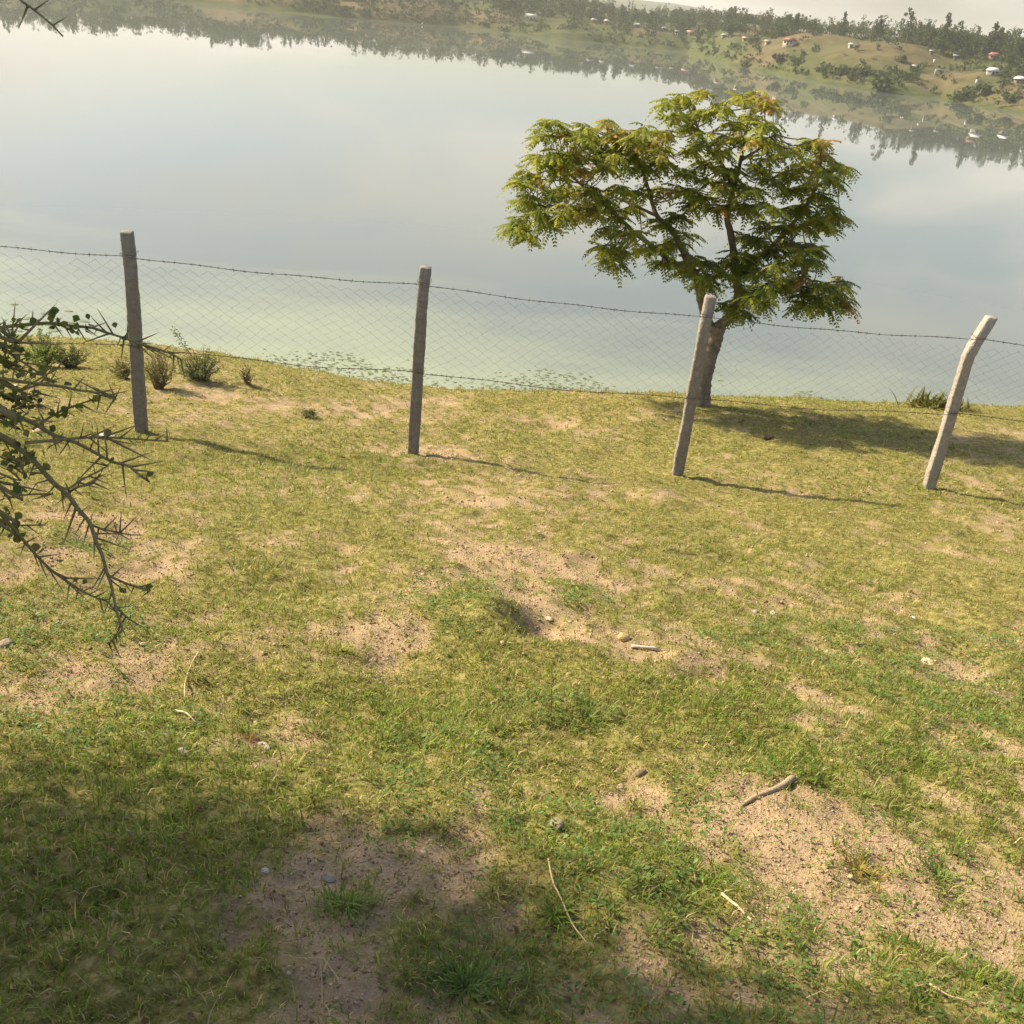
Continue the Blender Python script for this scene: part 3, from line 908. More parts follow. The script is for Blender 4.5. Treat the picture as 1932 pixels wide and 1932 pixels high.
def crown():
    rng = np.random.default_rng(77)
    V, F, C = [], [], []
    twigs = Geo()
    ng = np.array([zt(x, y) for x, y in NEWG])
    tot = 0
    S = 0.3866 / 1960 * 14.9                                            # metres for one drawing unit
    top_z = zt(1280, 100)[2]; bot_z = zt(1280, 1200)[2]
    for (cx, cy) in CL:
        cx, cy = 960 + (cx - 960) * 0.98, 640 + (cy - 640) * (0.965 if cy > 640 else 1.02)
        for rep in range(3):
            depth = rng.normal(0, 0.75) if rep else rng.normal(-0.5, 0.3)
            tip = zt(cx + rng.normal(0, 11), cy + rng.normal(0, 10))
            j = int(np.argmin(((skel - tip) ** 2)[:, [0, 2]].sum(1)))
            tip = zt(cx + rng.normal(0, 11), cy + rng.normal(0, 10), float(np.clip(skel[j][1] - TREE_Y + depth * 0.6, -1.0, 1.0)))
            i = int(np.argmin(((skel - tip) ** 2).sum(1) + np.where(skel[:, 2] > tip[2] + 0.1, 0.1, 0.0)))
            root = skel[i]
            midp = (root + tip) / 2 + np.array([0, 0, -0.06]) + rng.normal(0, 0.04, 3)
            tw = spline([root, midp, tip], 4)
            twigs.tube(tw, np.linspace(0.010, 0.004, len(tw)), 4, (0.16, 0.13, 0.09), cap=False)
            young = np.min(((ng - tip) ** 2)[:, [0, 2]].sum(1)) < 0.16 ** 2 and rep < 2
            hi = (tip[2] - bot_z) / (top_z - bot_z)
            outd = tip - root; outd[2] *= 0.3
            nl = rng.integers(6, 12)
            a0 = rng.random() * 6.28
            for k in range(nl):                                       # compound leaves around the tip
                a = a0 + k * 2.4 + rng.normal(0, 0.2)
                d = np.array([math.cos(a), math.sin(a), rng.uniform(-0.25, 0.45)])
                d = d / np.linalg.norm(d) + 0.35 * outd / (np.linalg.norm(outd) + 0.2)
                d /= np.linalg.norm(d)
                Lc = rng.uniform(0.17, 0.30) * (0.8 if young else 1.0)
                st = tip - d * 0.01 + np.array([0, 0, -0.05 * rng.random()])
                npair = 8
                ts_ = np.linspace(0.18, 1.0, npair)
                droop = rng.uniform(0.25, 0.75)
                P0 = st[None] + d[None] * (ts_ * Lc)[:, None] + np.array([0, 0, -1.0])[None] * (droop * Lc * ts_ ** 2.0)[:, None]
                tg = np.gradient(P0, axis=0); tg /= np.linalg.norm(tg, axis=1, keepdims=True)
                sd = np.cross(tg, [0, 0, 1.0]); sd /= np.linalg.norm(sd, axis=1, keepdims=True) + 1e-9
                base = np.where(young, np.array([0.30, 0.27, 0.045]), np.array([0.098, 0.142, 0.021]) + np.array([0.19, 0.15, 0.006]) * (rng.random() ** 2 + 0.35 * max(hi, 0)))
                if young and rng.random() < 0.22: base = np.array([0.36, 0.20, 0.07])
                ll = 0.078 * np.sin(np.clip(ts_, 0.2, 0.95) * 2.6 + 0.35) ** 0.5 * (Lc / 0.3) ** 0.5
                wv = 0.033 * (Lc / 0.3) ** 0.5
                for sgn in (-1, 1):
                    ld = sd * sgn * 0.82 + tg * 0.45 + np.array([0, 0, -0.42])[None] + rng.normal(0, 0.12, (npair, 3))
                    ld /= np.linalg.norm(ld, axis=1, keepdims=True)
                    wd = np.cross(ld, np.cross(tg, ld)); wd /= np.linalg.norm(wd, axis=1, keepdims=True) + 1e-9
                    a_ = P0; b_ = P0 + ld * (ll * 0.45)[:, None] + wd * wv * 0.5; c_ = P0 + ld * ll[:, None]; e_ = P0 + ld * (ll * 0.45)[:, None] - wd * wv * 0.5
                    V.append(np.stack([a_, b_, c_, e_], 1).reshape(-1, 3))
                    F.append(np.arange(npair)[:, None] * 4 + np.array([[0, 1, 2, 3]]) + tot)
                    tot += npair * 4
                    C.append(np.repeat(base[None] * (0.8 + 0.4 * rng.random((npair, 1))), 4, 0))
    twigs.build('twigs', M_BARK, tree, False, TO)
    o = build('crown', np.concatenate(V) - TO, np.concatenate(F), M_LEAF, tree, False, np.concatenate(C))
crown()
#--PART3--

# ------------------------------------------------------------------ shrubs at the brow
def sprays(rng, n_stem, w, h, leaf, leaf_n, tint, open_=0.5, arch=0.25):
    """stems and leaves of one shrub around the origin"""
    st, V, F, C, tot = Geo(), [], [], [], 0
    for i in range(n_stem):
        a = rng.random() * 6.28
        r = w * 0.5 * rng.random() ** open_
        hh = h * (1 - 0.55 * (r / (w * 0.5)) ** 2) * rng.uniform(0.65, 1.05)
        p = spline([(0.12 * r * math.cos(a), 0.12 * r * math.sin(a), -0.03), (0.55 * r * math.cos(a), 0.55 * r * math.sin(a), hh * 0.55), (r * math.cos(a), r * math.sin(a), hh)], 4)
        p[1:] += rng.normal(0, 0.012, p[1:].shape)
        st.tube(p, np.linspace(0.006, 0.002, len(p)), 4, tuple(np.array([0.16, 0.13, 0.085])), cap=False)
        k = leaf_n
        tt = rng.uniform(0.25, 1.0, k)
        q = np.stack([np.interp(tt, np.linspace(0, 1, len(p)), p[:, j]) for j in range(3)], 1)
        d = rng.normal(0, 1, (k, 3)); d[:, 2] = np.abs(d[:, 2]) * 0.7; d /= np.linalg.norm(d, axis=1, keepdims=True)
        s = np.cross(d, rng.normal(0, 1, (k, 3))); s /= np.linalg.norm(s, axis=1, keepdims=True)
        ln = leaf * rng.uniform(0.6, 1.4, k)[:, None]
        q = q + rng.normal(0, leaf * 0.5, (k, 3)); q[:, 2] = np.maximum(q[:, 2], 0.0)
        V.append(np.stack([q, q + d * ln * 0.5 + s * ln * 0.24, q + d * ln, q + d * ln * 0.5 - s * ln * 0.24], 1).reshape(-1, 3))
        F.append(np.arange(k)[:, None] * 4 + np.array([[0, 1, 2, 3]]) + tot); tot += k * 4
        C.append(np.repeat(np.array(tint)[None] * rng.uniform(0.6, 1.4, (k, 1)), 4, 0))
    return st, np.concatenate(V), np.concatenate(F), np.concatenate(C)

def shrub(px, py, wpx, hpx, seed, label, tint=(0.13, 0.145, 0.06), stems=22, leaf_n=40, leaf=0.03, open_=0.5, name='shrub'):
    rng = np.random.default_rng(seed)
    p = on_ground(px, py)
    k = float(np.linalg.norm(p - CAM)) / 1960.0
    st, V, F, C = sprays(rng, int(stems * 1.6), wpx * k, hpx * k, leaf * 0.8, int(leaf_n * 1.2), tuple(1.35 * t for t in tint), open_)
    e = empty(name, p)
    tag(e, label, 'shrub', 'shrubs on the brow beyond the fence')
    st.build('stems', M_TWIG, e)
    o = build('foliage', V, F, M_LEAF, e, False, C)
    return e
shrub(82, 690, 90, 66, 1, 'light green leafy shrub behind the thorn branches at the far left of the lawn', (0.15, 0.19, 0.06), 26, 46, 0.04)
shrub(135, 694, 70, 44, 2, 'low dark rounded shrub beside the light green leafy one', (0.10, 0.115, 0.05), 26, 50, 0.026)
shrub(232, 712, 52, 40, 3, 'small brownish shrub on the left side of the post behind the thorns', (0.13, 0.12, 0.055), 20, 44, 0.026)
shrub(300, 731, 74, 84, 4, 'tall wispy olive shrub on the right side of the post behind the thorns', (0.17, 0.165, 0.075), 30, 34, 0.028)
shrub(378, 718, 84, 62, 5, 'broad feathery grey-green shrub with a long raised shoot', (0.105, 0.125, 0.06), 34, 50, 0.028)
shrub(466, 725, 36, 40, 6, 'sparse dry little shrub standing alone on the brow', (0.20, 0.17, 0.09), 14, 10, 0.022)
shrub(1587, 757, 40, 16, 7, 'tiny dry tuft at the water edge between tree and kinked post', (0.21, 0.19, 0.075), 16, 22, 0.026)
shrub(585, 786, 46, 16, 8, 'flat dull green weed cushion in the grass beyond the fence', (0.12, 0.13, 0.05), 18, 22, 0.024)
shrub(1448, 826, 26, 8, 9, 'little dark weed in the lawn below the tree shadow', (0.10, 0.09, 0.04), 12, 14, 0.022)
# the long shoot on the feathery shrub
e = [o for o in bpy.data.objects if o.get('label', '').startswith('broad feathery')][0]
p0 = np.array(e.location); tip = at_y(328, 622, float(p0[1])) - p0
g = Geo()
sh = spline([(0, 0, 0.2), tip * 0.6 + np.array([0, 0, 0.05]), tip], 8)
g.tube(sh, np.linspace(0.006, 0.0015, len(sh)), 4, (0.16, 0.14, 0.09), cap=False)
rng = np.random.default_rng(9)
for q in sh[6:]:
    for k in range(9):
        d = rng.normal(0, 1, 3); d /= np.linalg.norm(d); s = np.cross(d, rng.normal(0, 1, 3)); s /= np.linalg.norm(s)
        b = q + d * 0.02
        g.add([b, b + d * 0.02 + s * 0.006, b + d * 0.045, b + d * 0.02 - s * 0.006], [(0, 1, 2, 3)], None, np.array([0.11, 0.13, 0.06]) * rng.uniform(0.7, 1.4))
g.build('shoot', M_LEAF, e)

def spiky(px, py, n, size, seed, label):
    rng = np.random.default_rng(seed)
    p = on_ground(px, py)
    while p[2] < -4.2:                                                # keep it on the near side of the brow
        py += 2; p = on_ground(px, py)
    e = empty('spiky_plant', p)
    tag(e, label, 'plant', 'spiky plants at the water edge')
    for i in range(n):
        a = rng.random() * 6.28
        el = rng.uniform(0.1, 1.3)
        ln = size * rng.uniform(0.55, 1.1)
        b = np.array([rng.normal(0, size * 0.55), rng.normal(0, size * 0.3), 0.0])
        d = np.array([math.cos(a) * math.cos(el), math.sin(a) * math.cos(el) * 0.7, math.sin(el)])
        pts = spline([b, b + d * ln * 0.5 + [0, 0, 0.04 * ln], b + d * ln + [0, 0, -0.10 * ln]], 3)
        s = np.cross(d, [0, 0, 1.0]); s /= np.linalg.norm(s) + 1e-9
        w = np.linspace(0.026, 0.002, len(pts)) * (size / 0.3)
        L_, R_, K_ = pts + s * w[:, None], pts - s * w[:, None], pts - np.array([0, 0, 1.0]) * w[:, None] * 0.5
        m_ = len(pts)
        V = np.concatenate([L_, K_, R_])
        q = [(j, j + 1, m_ + j + 1, m_ + j) for j in range(m_ - 1)] + [(m_ + j, m_ + j + 1, 2 * m_ + j + 1, 2 * m_ + j) for j in range(m_ - 1)]
        Geo().add(V, q, None, np.array([0.15, 0.16, 0.055]) * rng.uniform(0.6, 1.3) + (np.array([0.1, 0.05, 0.0]) if rng.random() < 0.2 else 0)).build('leaf', M_LEAF, e)
spiky(1762, 770, 90, 0.40, 31, 'spiky olive plant clump left of the kinked post at the water edge')
spiky(1812, 775, 40, 0.30, 32, 'smaller spiky dark plant half behind the kinked post')

# ------------------------------------------------------------------ floating weed
def floating():
    rng = np.random.default_rng(61)
    V, F, C, tot = [], [], [], 0
    def pads(n, az0, az1, el0, el1, dens, big):
        nonlocal tot
        az = rng.uniform(az0, az1, n); el = rng.uniform(el0, el1, n)
        D = 20.0 / np.tan(np.radians(-el))
        x, y = D * np.sin(np.radians(az)), D * np.cos(np.radians(az))
        edge = np.interp(az, [-30, -17, -9, -4, 3, 10, 26], [-17.2, -18.0, -19.3, -19.7, -19.2, -18.4, -15.8])
        k = (fbm(x * 0.28, y * 0.2, 66, 3) + (edge - el) * 0.0 - (el - edge) * 0.17 + rng.normal(0, 0.07, n) > dens)
        x, y = x[k], y[k]
        for i in range(len(x)):
            m_ = 7
            a = np.linspace(0, 6.28, m_, endpoint=False) + rng.random()
            r = rng.uniform(0.06, 0.24) * big * rng.uniform(0.6, 1.2, m_)
            v = np.stack([x[i] + np.cos(a) * r * 1.5, y[i] + np.sin(a) * r, np.full(m_, WATER_Z + 0.006) + rng.random(m_) * 0.03], 1)
            v = np.concatenate([v, [[x[i], y[i], WATER_Z + 0.03]]])
            V.append(v); F.append(np.array([(j, (j + 1) % m_, m_) for j in range(m_)]) + tot); tot += m_ + 1
            C.append(np.repeat(np.array([[0.19, 0.22, 0.14]]) * rng.uniform(0.6, 1.4), m_ + 1, 0))
    pads(2300, -15, 10, -20.2, -18.2, 0.49, 0.42)
    pads(420, 9, 20, -18.6, -17.2, 0.50, 0.6)
    pads(500, -32, -24, -18.4, -15.6, 0.54, 1.0)
    tag(build('floating_weed', np.concatenate(V), np.concatenate(F), M_FAR, None, False, np.concatenate(C)), 'dark mats of floating weed along the near water edge', 'water weed', kind='stuff')
floating()

# ------------------------------------------------------------------ stones, sticks and tufts on the slope
def stone(px, py, wpx, tint, label, seed, flat=0.65, name='stone', cat='stone'):
    rng = np.random.default_rng(seed)
    p = on_ground(px, py)
    r = 0.5 * wpx * float(np.linalg.norm(p - CAM)) / 1960.0
    nu, nv = 12, 8
    V = []
    for j in range(nv + 1):
        th = math.pi * j / nv
        for i in range(nu):
            ph = 2 * math.pi * i / nu
            V.append((math.sin(th) * math.cos(ph), math.sin(th) * math.sin(ph), math.cos(th)))
    V = np.array(V)
    cuts = rng.normal(0, 1, (9, 3)); cuts /= np.linalg.norm(cuts, axis=1, keepdims=True)
    for c_ in cuts:                                                   # chipped facets
        dd = V @ c_; lim = rng.uniform(0.62, 0.9)
        V = V - np.maximum(dd - lim, 0)[:, None] * c_[None]
    V = V * (np.array([1.15, 0.95, flat]) * r)
    a = rng.random() * 6.28
    V = np.stack([V[:, 0] * math.cos(a) - V[:, 1] * math.sin(a), V[:, 0] * math.sin(a) + V[:, 1] * math.cos(a), V[:, 2] + r * flat * 0.18], 1)
    q = [(j * nu + i, (j + 1) * nu + i, (j + 1) * nu + (i + 1) % nu, j * nu + (i + 1) % nu) for j in range(nv) for i in range(nu)]
    o = Geo().add(V, q, None, tint).build(name, M_STONE, None, False)
    o.location = p
    return tag(o, label, cat, 'loose stones on the slope' if cat == 'stone' else None)
stone(1175, 1203, 25, (0.62, 0.46, 0.22), 'ochre rock beside the pale stick in the middle of the turf', 1, 0.8)
stone(1210, 1458, 22, (0.30, 0.22, 0.14), 'smooth brown round stone above the half-buried branch', 2, 0.75)
stone(1050, 1561, 30, (0.33, 0.27, 0.20), 'rough grey-brown stone in the sunlit lower turf', 3, 0.7)
stone(15, 1220, 24, (0.32, 0.26, 0.21), 'rounded grey-brown stone at the left edge of the picture', 4, 0.8)
stone(1725, 1162, 13, (0.75, 0.73, 0.68), 'small white stone in the green patch on the right', 5, 0.8)
stone(344, 1428, 26, (0.55, 0.49, 0.40), 'whitish flat stone in the grass just above the shade', 6, 0.22)
stone(497, 1405, 26, (0.58, 0.52, 0.46), 'pale flaky stone in a bare patch beside a dry weed', 7, 0.2)
stone(1036, 1164, 17, (0.60, 0.50, 0.38), 'flat cream stone in the bare hollow beside the grassy hummock', 8, 0.4)
stone(1172, 1477, 14, (0.50, 0.38, 0.26), 'small tan stone below the smooth brown round one', 9)
stone(76, 816, 24, (0.62, 0.46, 0.34), 'tan rock seen through the thorn branches near the fence', 10, 0.6)
stone(30, 731, 11, (0.66, 0.54, 0.42), 'little pale rock seen through the upper thorn branches', 11)
stone(203, 823, 26, (0.68, 0.62, 0.54), 'flat whitish rubble at the foot of the post behind the thorns', 12, 0.25)
stone(1428, 1149, 12, (0.46, 0.42, 0.37), 'small grey stone, duller of the two side by side right of the centre', 13)
stone(1462, 1149, 13, (0.66, 0.62, 0.52), 'small whitish stone, paler of the two side by side right of the centre', 14)
stone(1752, 1247, 28, (0.70, 0.56, 0.38), 'flat sandy stone at the top of the right-hand bare patch', 15, 0.3)
stone(501, 1649, 14, (0.72, 0.68, 0.60), 'white pebble on bare soil in the shade', 16)
stone(214, 1735, 24, (0.36, 0.29, 0.22), 'dull brown stone in the shade at lower left', 17, 0.5)
stone(800, 1600, 11, (0.52, 0.44, 0.36), 'small grey pebble at the edge of the shade', 18)
stone(620, 1652, 22, (0.30, 0.27, 0.23), 'flat grey stone beside the white pebble in the shade', 19, 0.35)
stone(948, 1219, 11, (0.70, 0.58, 0.26), 'small yellow bit of leaf below the grassy hummock', 20, 0.8)  # a yellow leaf bit, built with the stone mesh

def stick(pts, r0, r1, tint, label, lift=0.01, name='stick', sides=7):
    P3 = []
    for px, py in pts:
        p = on_ground(px, py); p[2] += lift
        P3.append(p)
    c = spline(P3, 5)
    c += RNG.normal(0, r0 * 0.12, c.shape)
    o = Geo().tube(c, np.linspace(r0, r1, len(c)), sides, tint, wob=0.25).build(name, M_TWIG, None, True, P3[0])
    o.location = P3[0]
    return tag(o, label, 'stick', 'sticks lying on the slope')
stick([(1192, 1215), (1243, 1221)], 0.0085, 0.007, (0.56, 0.50, 0.43), 'short pale bleached stick beside the ochre rock', 0.014)
stick([(1398, 1520), (1425, 1505), (1462, 1489), (1496, 1472)], 0.006, 0.014, (0.36, 0.28, 0.19), 'half-buried brown branch on the lower right of the slope', 0.006, 'branch')
stick([(1033, 1630), (1042, 1668), (1058, 1704), (1080, 1748), (1106, 1793)], 0.0028, 0.0018, (0.52, 0.40, 0.22), 'long thin straw stalk lying along the shade edge', 0.024)
stick([(1815, 1236), (1850, 1253)], 0.006, 0.004, (0.22, 0.15, 0.10), 'short dark twig beside the flat sandy stone')
stick([(1359, 1698), (1392, 1722), (1422, 1747)], 0.005, 0.003, (0.56, 0.45, 0.32), 'pale twig lying in the sunlit lower right turf', 0.012)
stick([(332, 1347), (352, 1355), (370, 1367)], 0.0035, 0.0025, (0.60, 0.52, 0.36), 'pale dry stalk above the whitish flat stone', 0.014)
stick([(375, 1240), (362, 1262), (350, 1290), (348, 1315)], 0.003, 0.002, (0.52, 0.42, 0.28), 'thin bent dry stalk below the hanging thorn branch', 0.012)
stick([(1752, 1860), (1790, 1880), (1822, 1892)], 0.003, 0.0015, (0.48, 0.37, 0.24), 'thin tan twig near the bottom right corner', 0.015)

def tuft(px, py, hgt, n, seed, tint, label, spread=0.05, wid=0.005, name='grass_tuft'):
    rng = np.random.default_rng(seed)
    p = on_ground(px, py)
    phi = rng.random(n) * 6.28
    r = np.abs(rng.normal(0, spread, n))
    x, y = p[0] + np.cos(phi) * r, p[1] + np.sin(phi) * r
    col = np.array(tint) * (0.65 + 0.7 * rng.random((n, 1)))
    v, f, c = blade_mesh(x, y, near_z(x, y), phi + rng.normal(0, 0.5, n), np.clip(rng.normal(0.9, 0.3, n), 0.1, 1.45), 0.62 * hgt * rng.uniform(0.45, 1.2, n), np.full(n, wid * 0.8), col * np.array([1.5, 1.2, 1.1]), 2)
    e = empty(name, p)
    tag(build('blades', v - p, f, M_GRASS, e, False, c), kind='stuff')
    return tag(e, label, 'grass tuft', 'taller tufts in the turf')
tuft(1740, 1440, 0.075, 190, 1, (0.15, 0.24, 0.045), 'fresh green tuft alone on sandy soil at the right')
tuft(655, 1708, 0.10, 150, 2, (0.11, 0.21, 0.04), 'leafy green tuft on bare soil inside the shade')
tuft(1550, 1478, 0.06, 240, 3, (0.16, 0.22, 0.05), 'rounded green tuft right of the half-buried branch', 0.07)
tuft(1620, 1640, 0.07, 160, 4, (0.24, 0.24, 0.06), 'yellowish tuft with dry roots in the bare sand', 0.045)
tuft(1770, 1645, 0.06, 260, 5, (0.13, 0.22, 0.045), 'spreading green tuft in the bare sand on the right', 0.08)
tuft(1110, 1352, 0.085, 170, 6, (0.10, 0.17, 0.04), 'dark green tuft beside the upright weed stem', 0.06)
tuft(1115, 1320, 0.10, 40, 7, (0.30, 0.28, 0.10), 'thin yellow grass spray behind the upright weed stem', 0.03, 0.0035)
tuft(880, 1850, 0.075, 420, 8, (0.085, 0.18, 0.04), 'big dark green tuft at the bottom in the shade', 0.11, 0.005)
tuft(1045, 1725, 0.10, 90, 9, (0.16, 0.27, 0.05), 'upright bright grass sprout at the shade edge', 0.03, 0.006)
tuft(470, 1395, 0.06, 50, 10, (0.26, 0.19, 0.10), 'small brown dry weed beside the pale flaky stone', 0.02, 0.004)
tuft(800, 1400, 0.10, 170, 11, (0.17, 0.25, 0.06), 'long-bladed light green tuft above the shade', 0.07)
tuft(640, 1235, 0.07, 90, 12, (0.18, 0.25, 0.05), 'bright green sprout in the bare patch left of the hummock', 0.04)
# the upright weed stem
p = on_ground(1038, 1352)
we = empty('weed', p)
tag(we, 'single upright weed with a reddish stem in the middle of the turf', 'weed')
tip = at_y(1040, 1288, float(p[1])) - p
Geo().tube(spline([(0, 0, -0.01), tip * 0.5 + np.array([0.004, 0, 0]), tip], 4), np.linspace(0.0035, 0.0015, 9), 5, (0.26, 0.13, 0.06)).build('stem', M_TWIG, we)
rng = np.random.default_rng(3)
for k in range(9):
    b = tip * rng.uniform(0.35, 1.0); a = k * 2.4
    d = np.array([math.cos(a), math.sin(a), 0.5]) * 0.04; s = np.array([-math.sin(a), math.cos(a), 0]) * 0.007
    Geo().add([b, b + d * 0.5 + s, b + d, b + d * 0.5 - s], [(0, 1, 2, 3)], None, (0.24, 0.27, 0.07)).build('leaf', M_LEAF, we)
#--PART4--

# ------------------------------------------------------------------ the thorn tree at the left
T0 = np.array([-3.7, 1.7, float(near_z(-3.7, 1.7))])
thorn_tree = empty('thorn_tree', T0)
tag(thorn_tree, 'thorny tree reaching into view from the left with long-spined drooping branches', 'tree')
def z6(p):
    return (p[0] * 0.3448, p[1] * 0.3448 + 547.7)
TH_BR = {
 'b1': (2.00, .0060, [(-60,230),(0,205),(120,190),(250,180),(320,185),(400,195),(500,205),(580,230),(680,262),(760,290),(860,320),(940,350),(990,378)]),
 'b2': (1.92, .0060, [(-60,470),(0,480),(120,500),(240,515),(330,525),(420,545),(500,555),(560,575),(630,592)]),
 'b3': (1.85, .0085, [(-60,620),(0,645),(100,690),(200,735),(290,790),(380,820),(460,855),(540,900),(620,940),(700,960),(750,1000),(818,1045)]),
 'b4': (1.88, .0090, [(-60,760),(0,800),(80,850),(150,900),(220,970),(290,1050),(370,1120),(430,1200),(490,1270),(525,1370),(560,1450),(580,1530),(610,1620),(640,1760),(668,1850),(640,1885),(595,1932)]),
 'b5': (1.98, .0058, [(-60,1170),(0,1220),(70,1300),(140,1380),(210,1460),(280,1530),(380,1600),(440,1640),(520,1680),(580,1700),(622,1740)]),
 'b6': (1.95, .0042, [(140,835),(300,820),(440,808),(560,805),(680,810),(800,818),(915,826)]),
 'b7': (2.05, .0045, [(-40,270),(0,300),(60,350),(150,410),(240,470),(310,500)]),
 'b8': (2.02, .0040, [(-40,540),(0,560),(60,600),(130,590),(220,565)]),
 'b9': (1.94, .0040, [(-40,1040),(0,1080),(50,1130),(130,1120),(290,1112)]),
 'b10': (1.88, .0036, [(590,1560),(680,1600),(750,1622),(818,1642)]),
 'b11': (1.88, .0034, [(635,1730),(690,1785),(745,1825)]),
 'b12': (1.97, .0038, [(180,760),(280,690),(360,650),(440,622),(525,590)]),
 'b13': (2.05, .0036, [(-40,890),(40,905),(110,935),(200,915)]),
 'b14': (2.02, .0036, [(-40,985),(40,970),(100,965),(160,950)]),
 'b15': (1.90, .0036, [(290,1060),(370,1085),(440,1040),(520,1000),(590,960)]),
 'b16': (1.90, .0032, [(480,1270),(540,1300),(620,1320),(710,1338)]),
 'b17': (1.86, .0034, [(370,1110),(430,1075),(500,1060),(545,1010)]),
 'b18': (2.04, .0050, [(-40,355),(0,370),(50,420),(130,440),(240,462),(330,420)]),
 'b19': (2.00, .0045, [(-40,700),(0,690),(60,660),(120,640),(210,625)]),
 'b20': (1.98, .0040, [(-40,1260),(10,1280),(90,1285),(250,1284)]),
}
THORNS = {'b1': [((265,180),(320,65)),((90,190),(88,55)),((410,193),(495,140)),((490,203),(530,90)),((435,200),(430,295)),((320,188),(377,300)),((625,242),(735,172)),((690,262),(700,175)),((660,258),(655,410)),((580,235),(645,305)),((820,300),(875,230)),((815,300),(855,390)),((885,330),(887,372)),((80,190),(95,285)),((850,318),(850,290)),((930,345),(985,395)),((180,188),(130,150)),((30,200),(10,140))],
 'b2': [((520,558),(590,490)),((560,575),(563,685)),((620,592),(660,525)),((470,552),(480,510)),((330,524),(330,420)),((250,517),(240,600)),((290,522),(255,690)),((400,540),(385,470)),((610,590),(640,560)),((150,505),(240,600)),((180,506),(120,560)),((350,528),(370,470))],
 'b3': [((500,872),(570,720)),((700,958),(850,880)),((735,992),(690,1155)),((805,1030),(912,935)),((435,846),(400,1060)),((400,826),(535,715)),((200,737),(150,815)),((100,692),(40,780)),((300,795),(350,720)),((560,910),(590,960)),((130,705),(180,640)),((90,690),(85,800))],
 'b4': [((215,968),(165,1065)),((460,1238),(335,1415)),((330,1085),(345,1220)),((535,1395),(700,1335)),((548,1425),(720,1425)),((545,1410),(510,1490)),((180,930),(110,990)),((110,872),(130,990)),((565,1470),(600,1390)),((600,1590),(520,1650)),((590,1560),(490,1655)),((625,1690),(560,1790)),((645,1780),(575,1720)),((570,1500),(610,1440)),((400,1160),(300,1175)),((615,1640),(700,1660))],
 'b5': [((270,1520),(355,1440)),((285,1535),(265,1605)),((385,1602),(360,1680)),((150,1392),(225,1340)),((150,1392),(105,1455)),((490,1665),(580,1580)),((222,1470),(215,1530)),((70,1300),(15,1340)),((440,1640),(410,1590)),((500,1672),(490,1710))],
 'b6': [((620,806),(642,735)),((745,813),(775,730)),((845,822),(915,740)),((800,818),(842,940)),((590,806),(610,910)),((710,812),(760,850)),((310,820),(310,920)),((440,808),(465,715)),((250,824),(255,862)),((870,824),(930,828)),((500,806),(545,770))],
 'b9': [((50,1128),(280,1110)),((30,1110),(75,1010)),((130,1120),(155,1150))],
 'b15': [((490,1015),(455,930)),((520,1000),(580,975)),((440,1040),(540,1035)),((530,990),(530,930))],
 'b16': [((620,1320),(625,1385)),((600,1315),(725,1375)),((560,1308),(620,1252)),((620,1255),(755,1235)),((665,1245),(668,1190))],
 'b20': [((90,1285),(95,1240)),((150,1284),(165,1310)),((20,1280),(60,1210))]}

def cone_mesh(name, n=6):
    rings = [(0, 1.7), (0.06, 1.05), (0.4, 0.8), (0.75, 0.5), (1.0, 0.02)]
    V, C = [], []
    for z, r in rings:
        for k in range(n):
            a = 2 * math.pi * k / n
            V.append((r * 0.034 * math.cos(a) + 0.03 * z * z, r * 0.034 * math.sin(a), z))
            C.append(np.array([0.165, 0.15, 0.075]) * (1 - z) + np.array([0.36, 0.27, 0.15]) * z)
    q = [(j * n + k, j * n + (k + 1) % n, (j + 1) * n + (k + 1) % n, (j + 1) * n + k) for j in range(len(rings) - 1) for k in range(n)]
    o = build(name, np.array(V), np.array(q), M_TWIG, None, True, np.array(C))
    me = o.data
    bpy.data.objects.remove(o)
    return me
THORN_ME = cone_mesh('thorn')
_lv = np.array([(0, 0, 0), (0.28, 0.30, 0.05), (0.5, 0.62, 0.07), (0.2, 0.95, 0.03), (0, 1, 0), (-0.2, 0.95, 0.03), (-0.5, 0.62, 0.07), (-0.28, 0.30, 0.05), (0, 0.5, -0.03)], float)
_lf = np.array([(0, 1, 8), (1, 2, 8), (2, 3, 8), (3, 4, 8), (4, 5, 8), (5, 6, 8), (6, 7, 8), (7, 0, 8)])
LEAF_ME = []
for k, t_ in enumerate([(0.085, 0.125, 0.040), (0.115, 0.15, 0.045), (0.16, 0.17, 0.055)]):
    o = build('leaf', _lv, _lf, M_LEAF, None, True, np.array([t_]) * np.ones((9, 1)))
    LEAF_ME.append(o.data)
    bpy.data.objects.remove(o)
rng = np.random.default_rng(404)

def put_thorn(parent, base, tip):
    d = tip - base
    o = link('thorn', THORN_ME, parent)
    o.location = base - T0
    o.rotation_mode = 'QUATERNION'
    o.rotation_quaternion = Vector(d).to_track_quat('Z', 'Y')
    ln = float(np.linalg.norm(d))
    wide = min(1.5, max(0.8, 0.05 / ln))
    o.scale = (ln * wide, ln * wide, ln)

def put_leaf(parent, base, size):
    o = link('leaf', LEAF_ME[int(rng.integers(0, 3))], parent)
    o.location = base - T0
    o.rotation_euler = (rng.normal(0.5, 0.7), rng.normal(0, 0.5), rng.random() * 6.28)
    o.scale = (size,) * 3

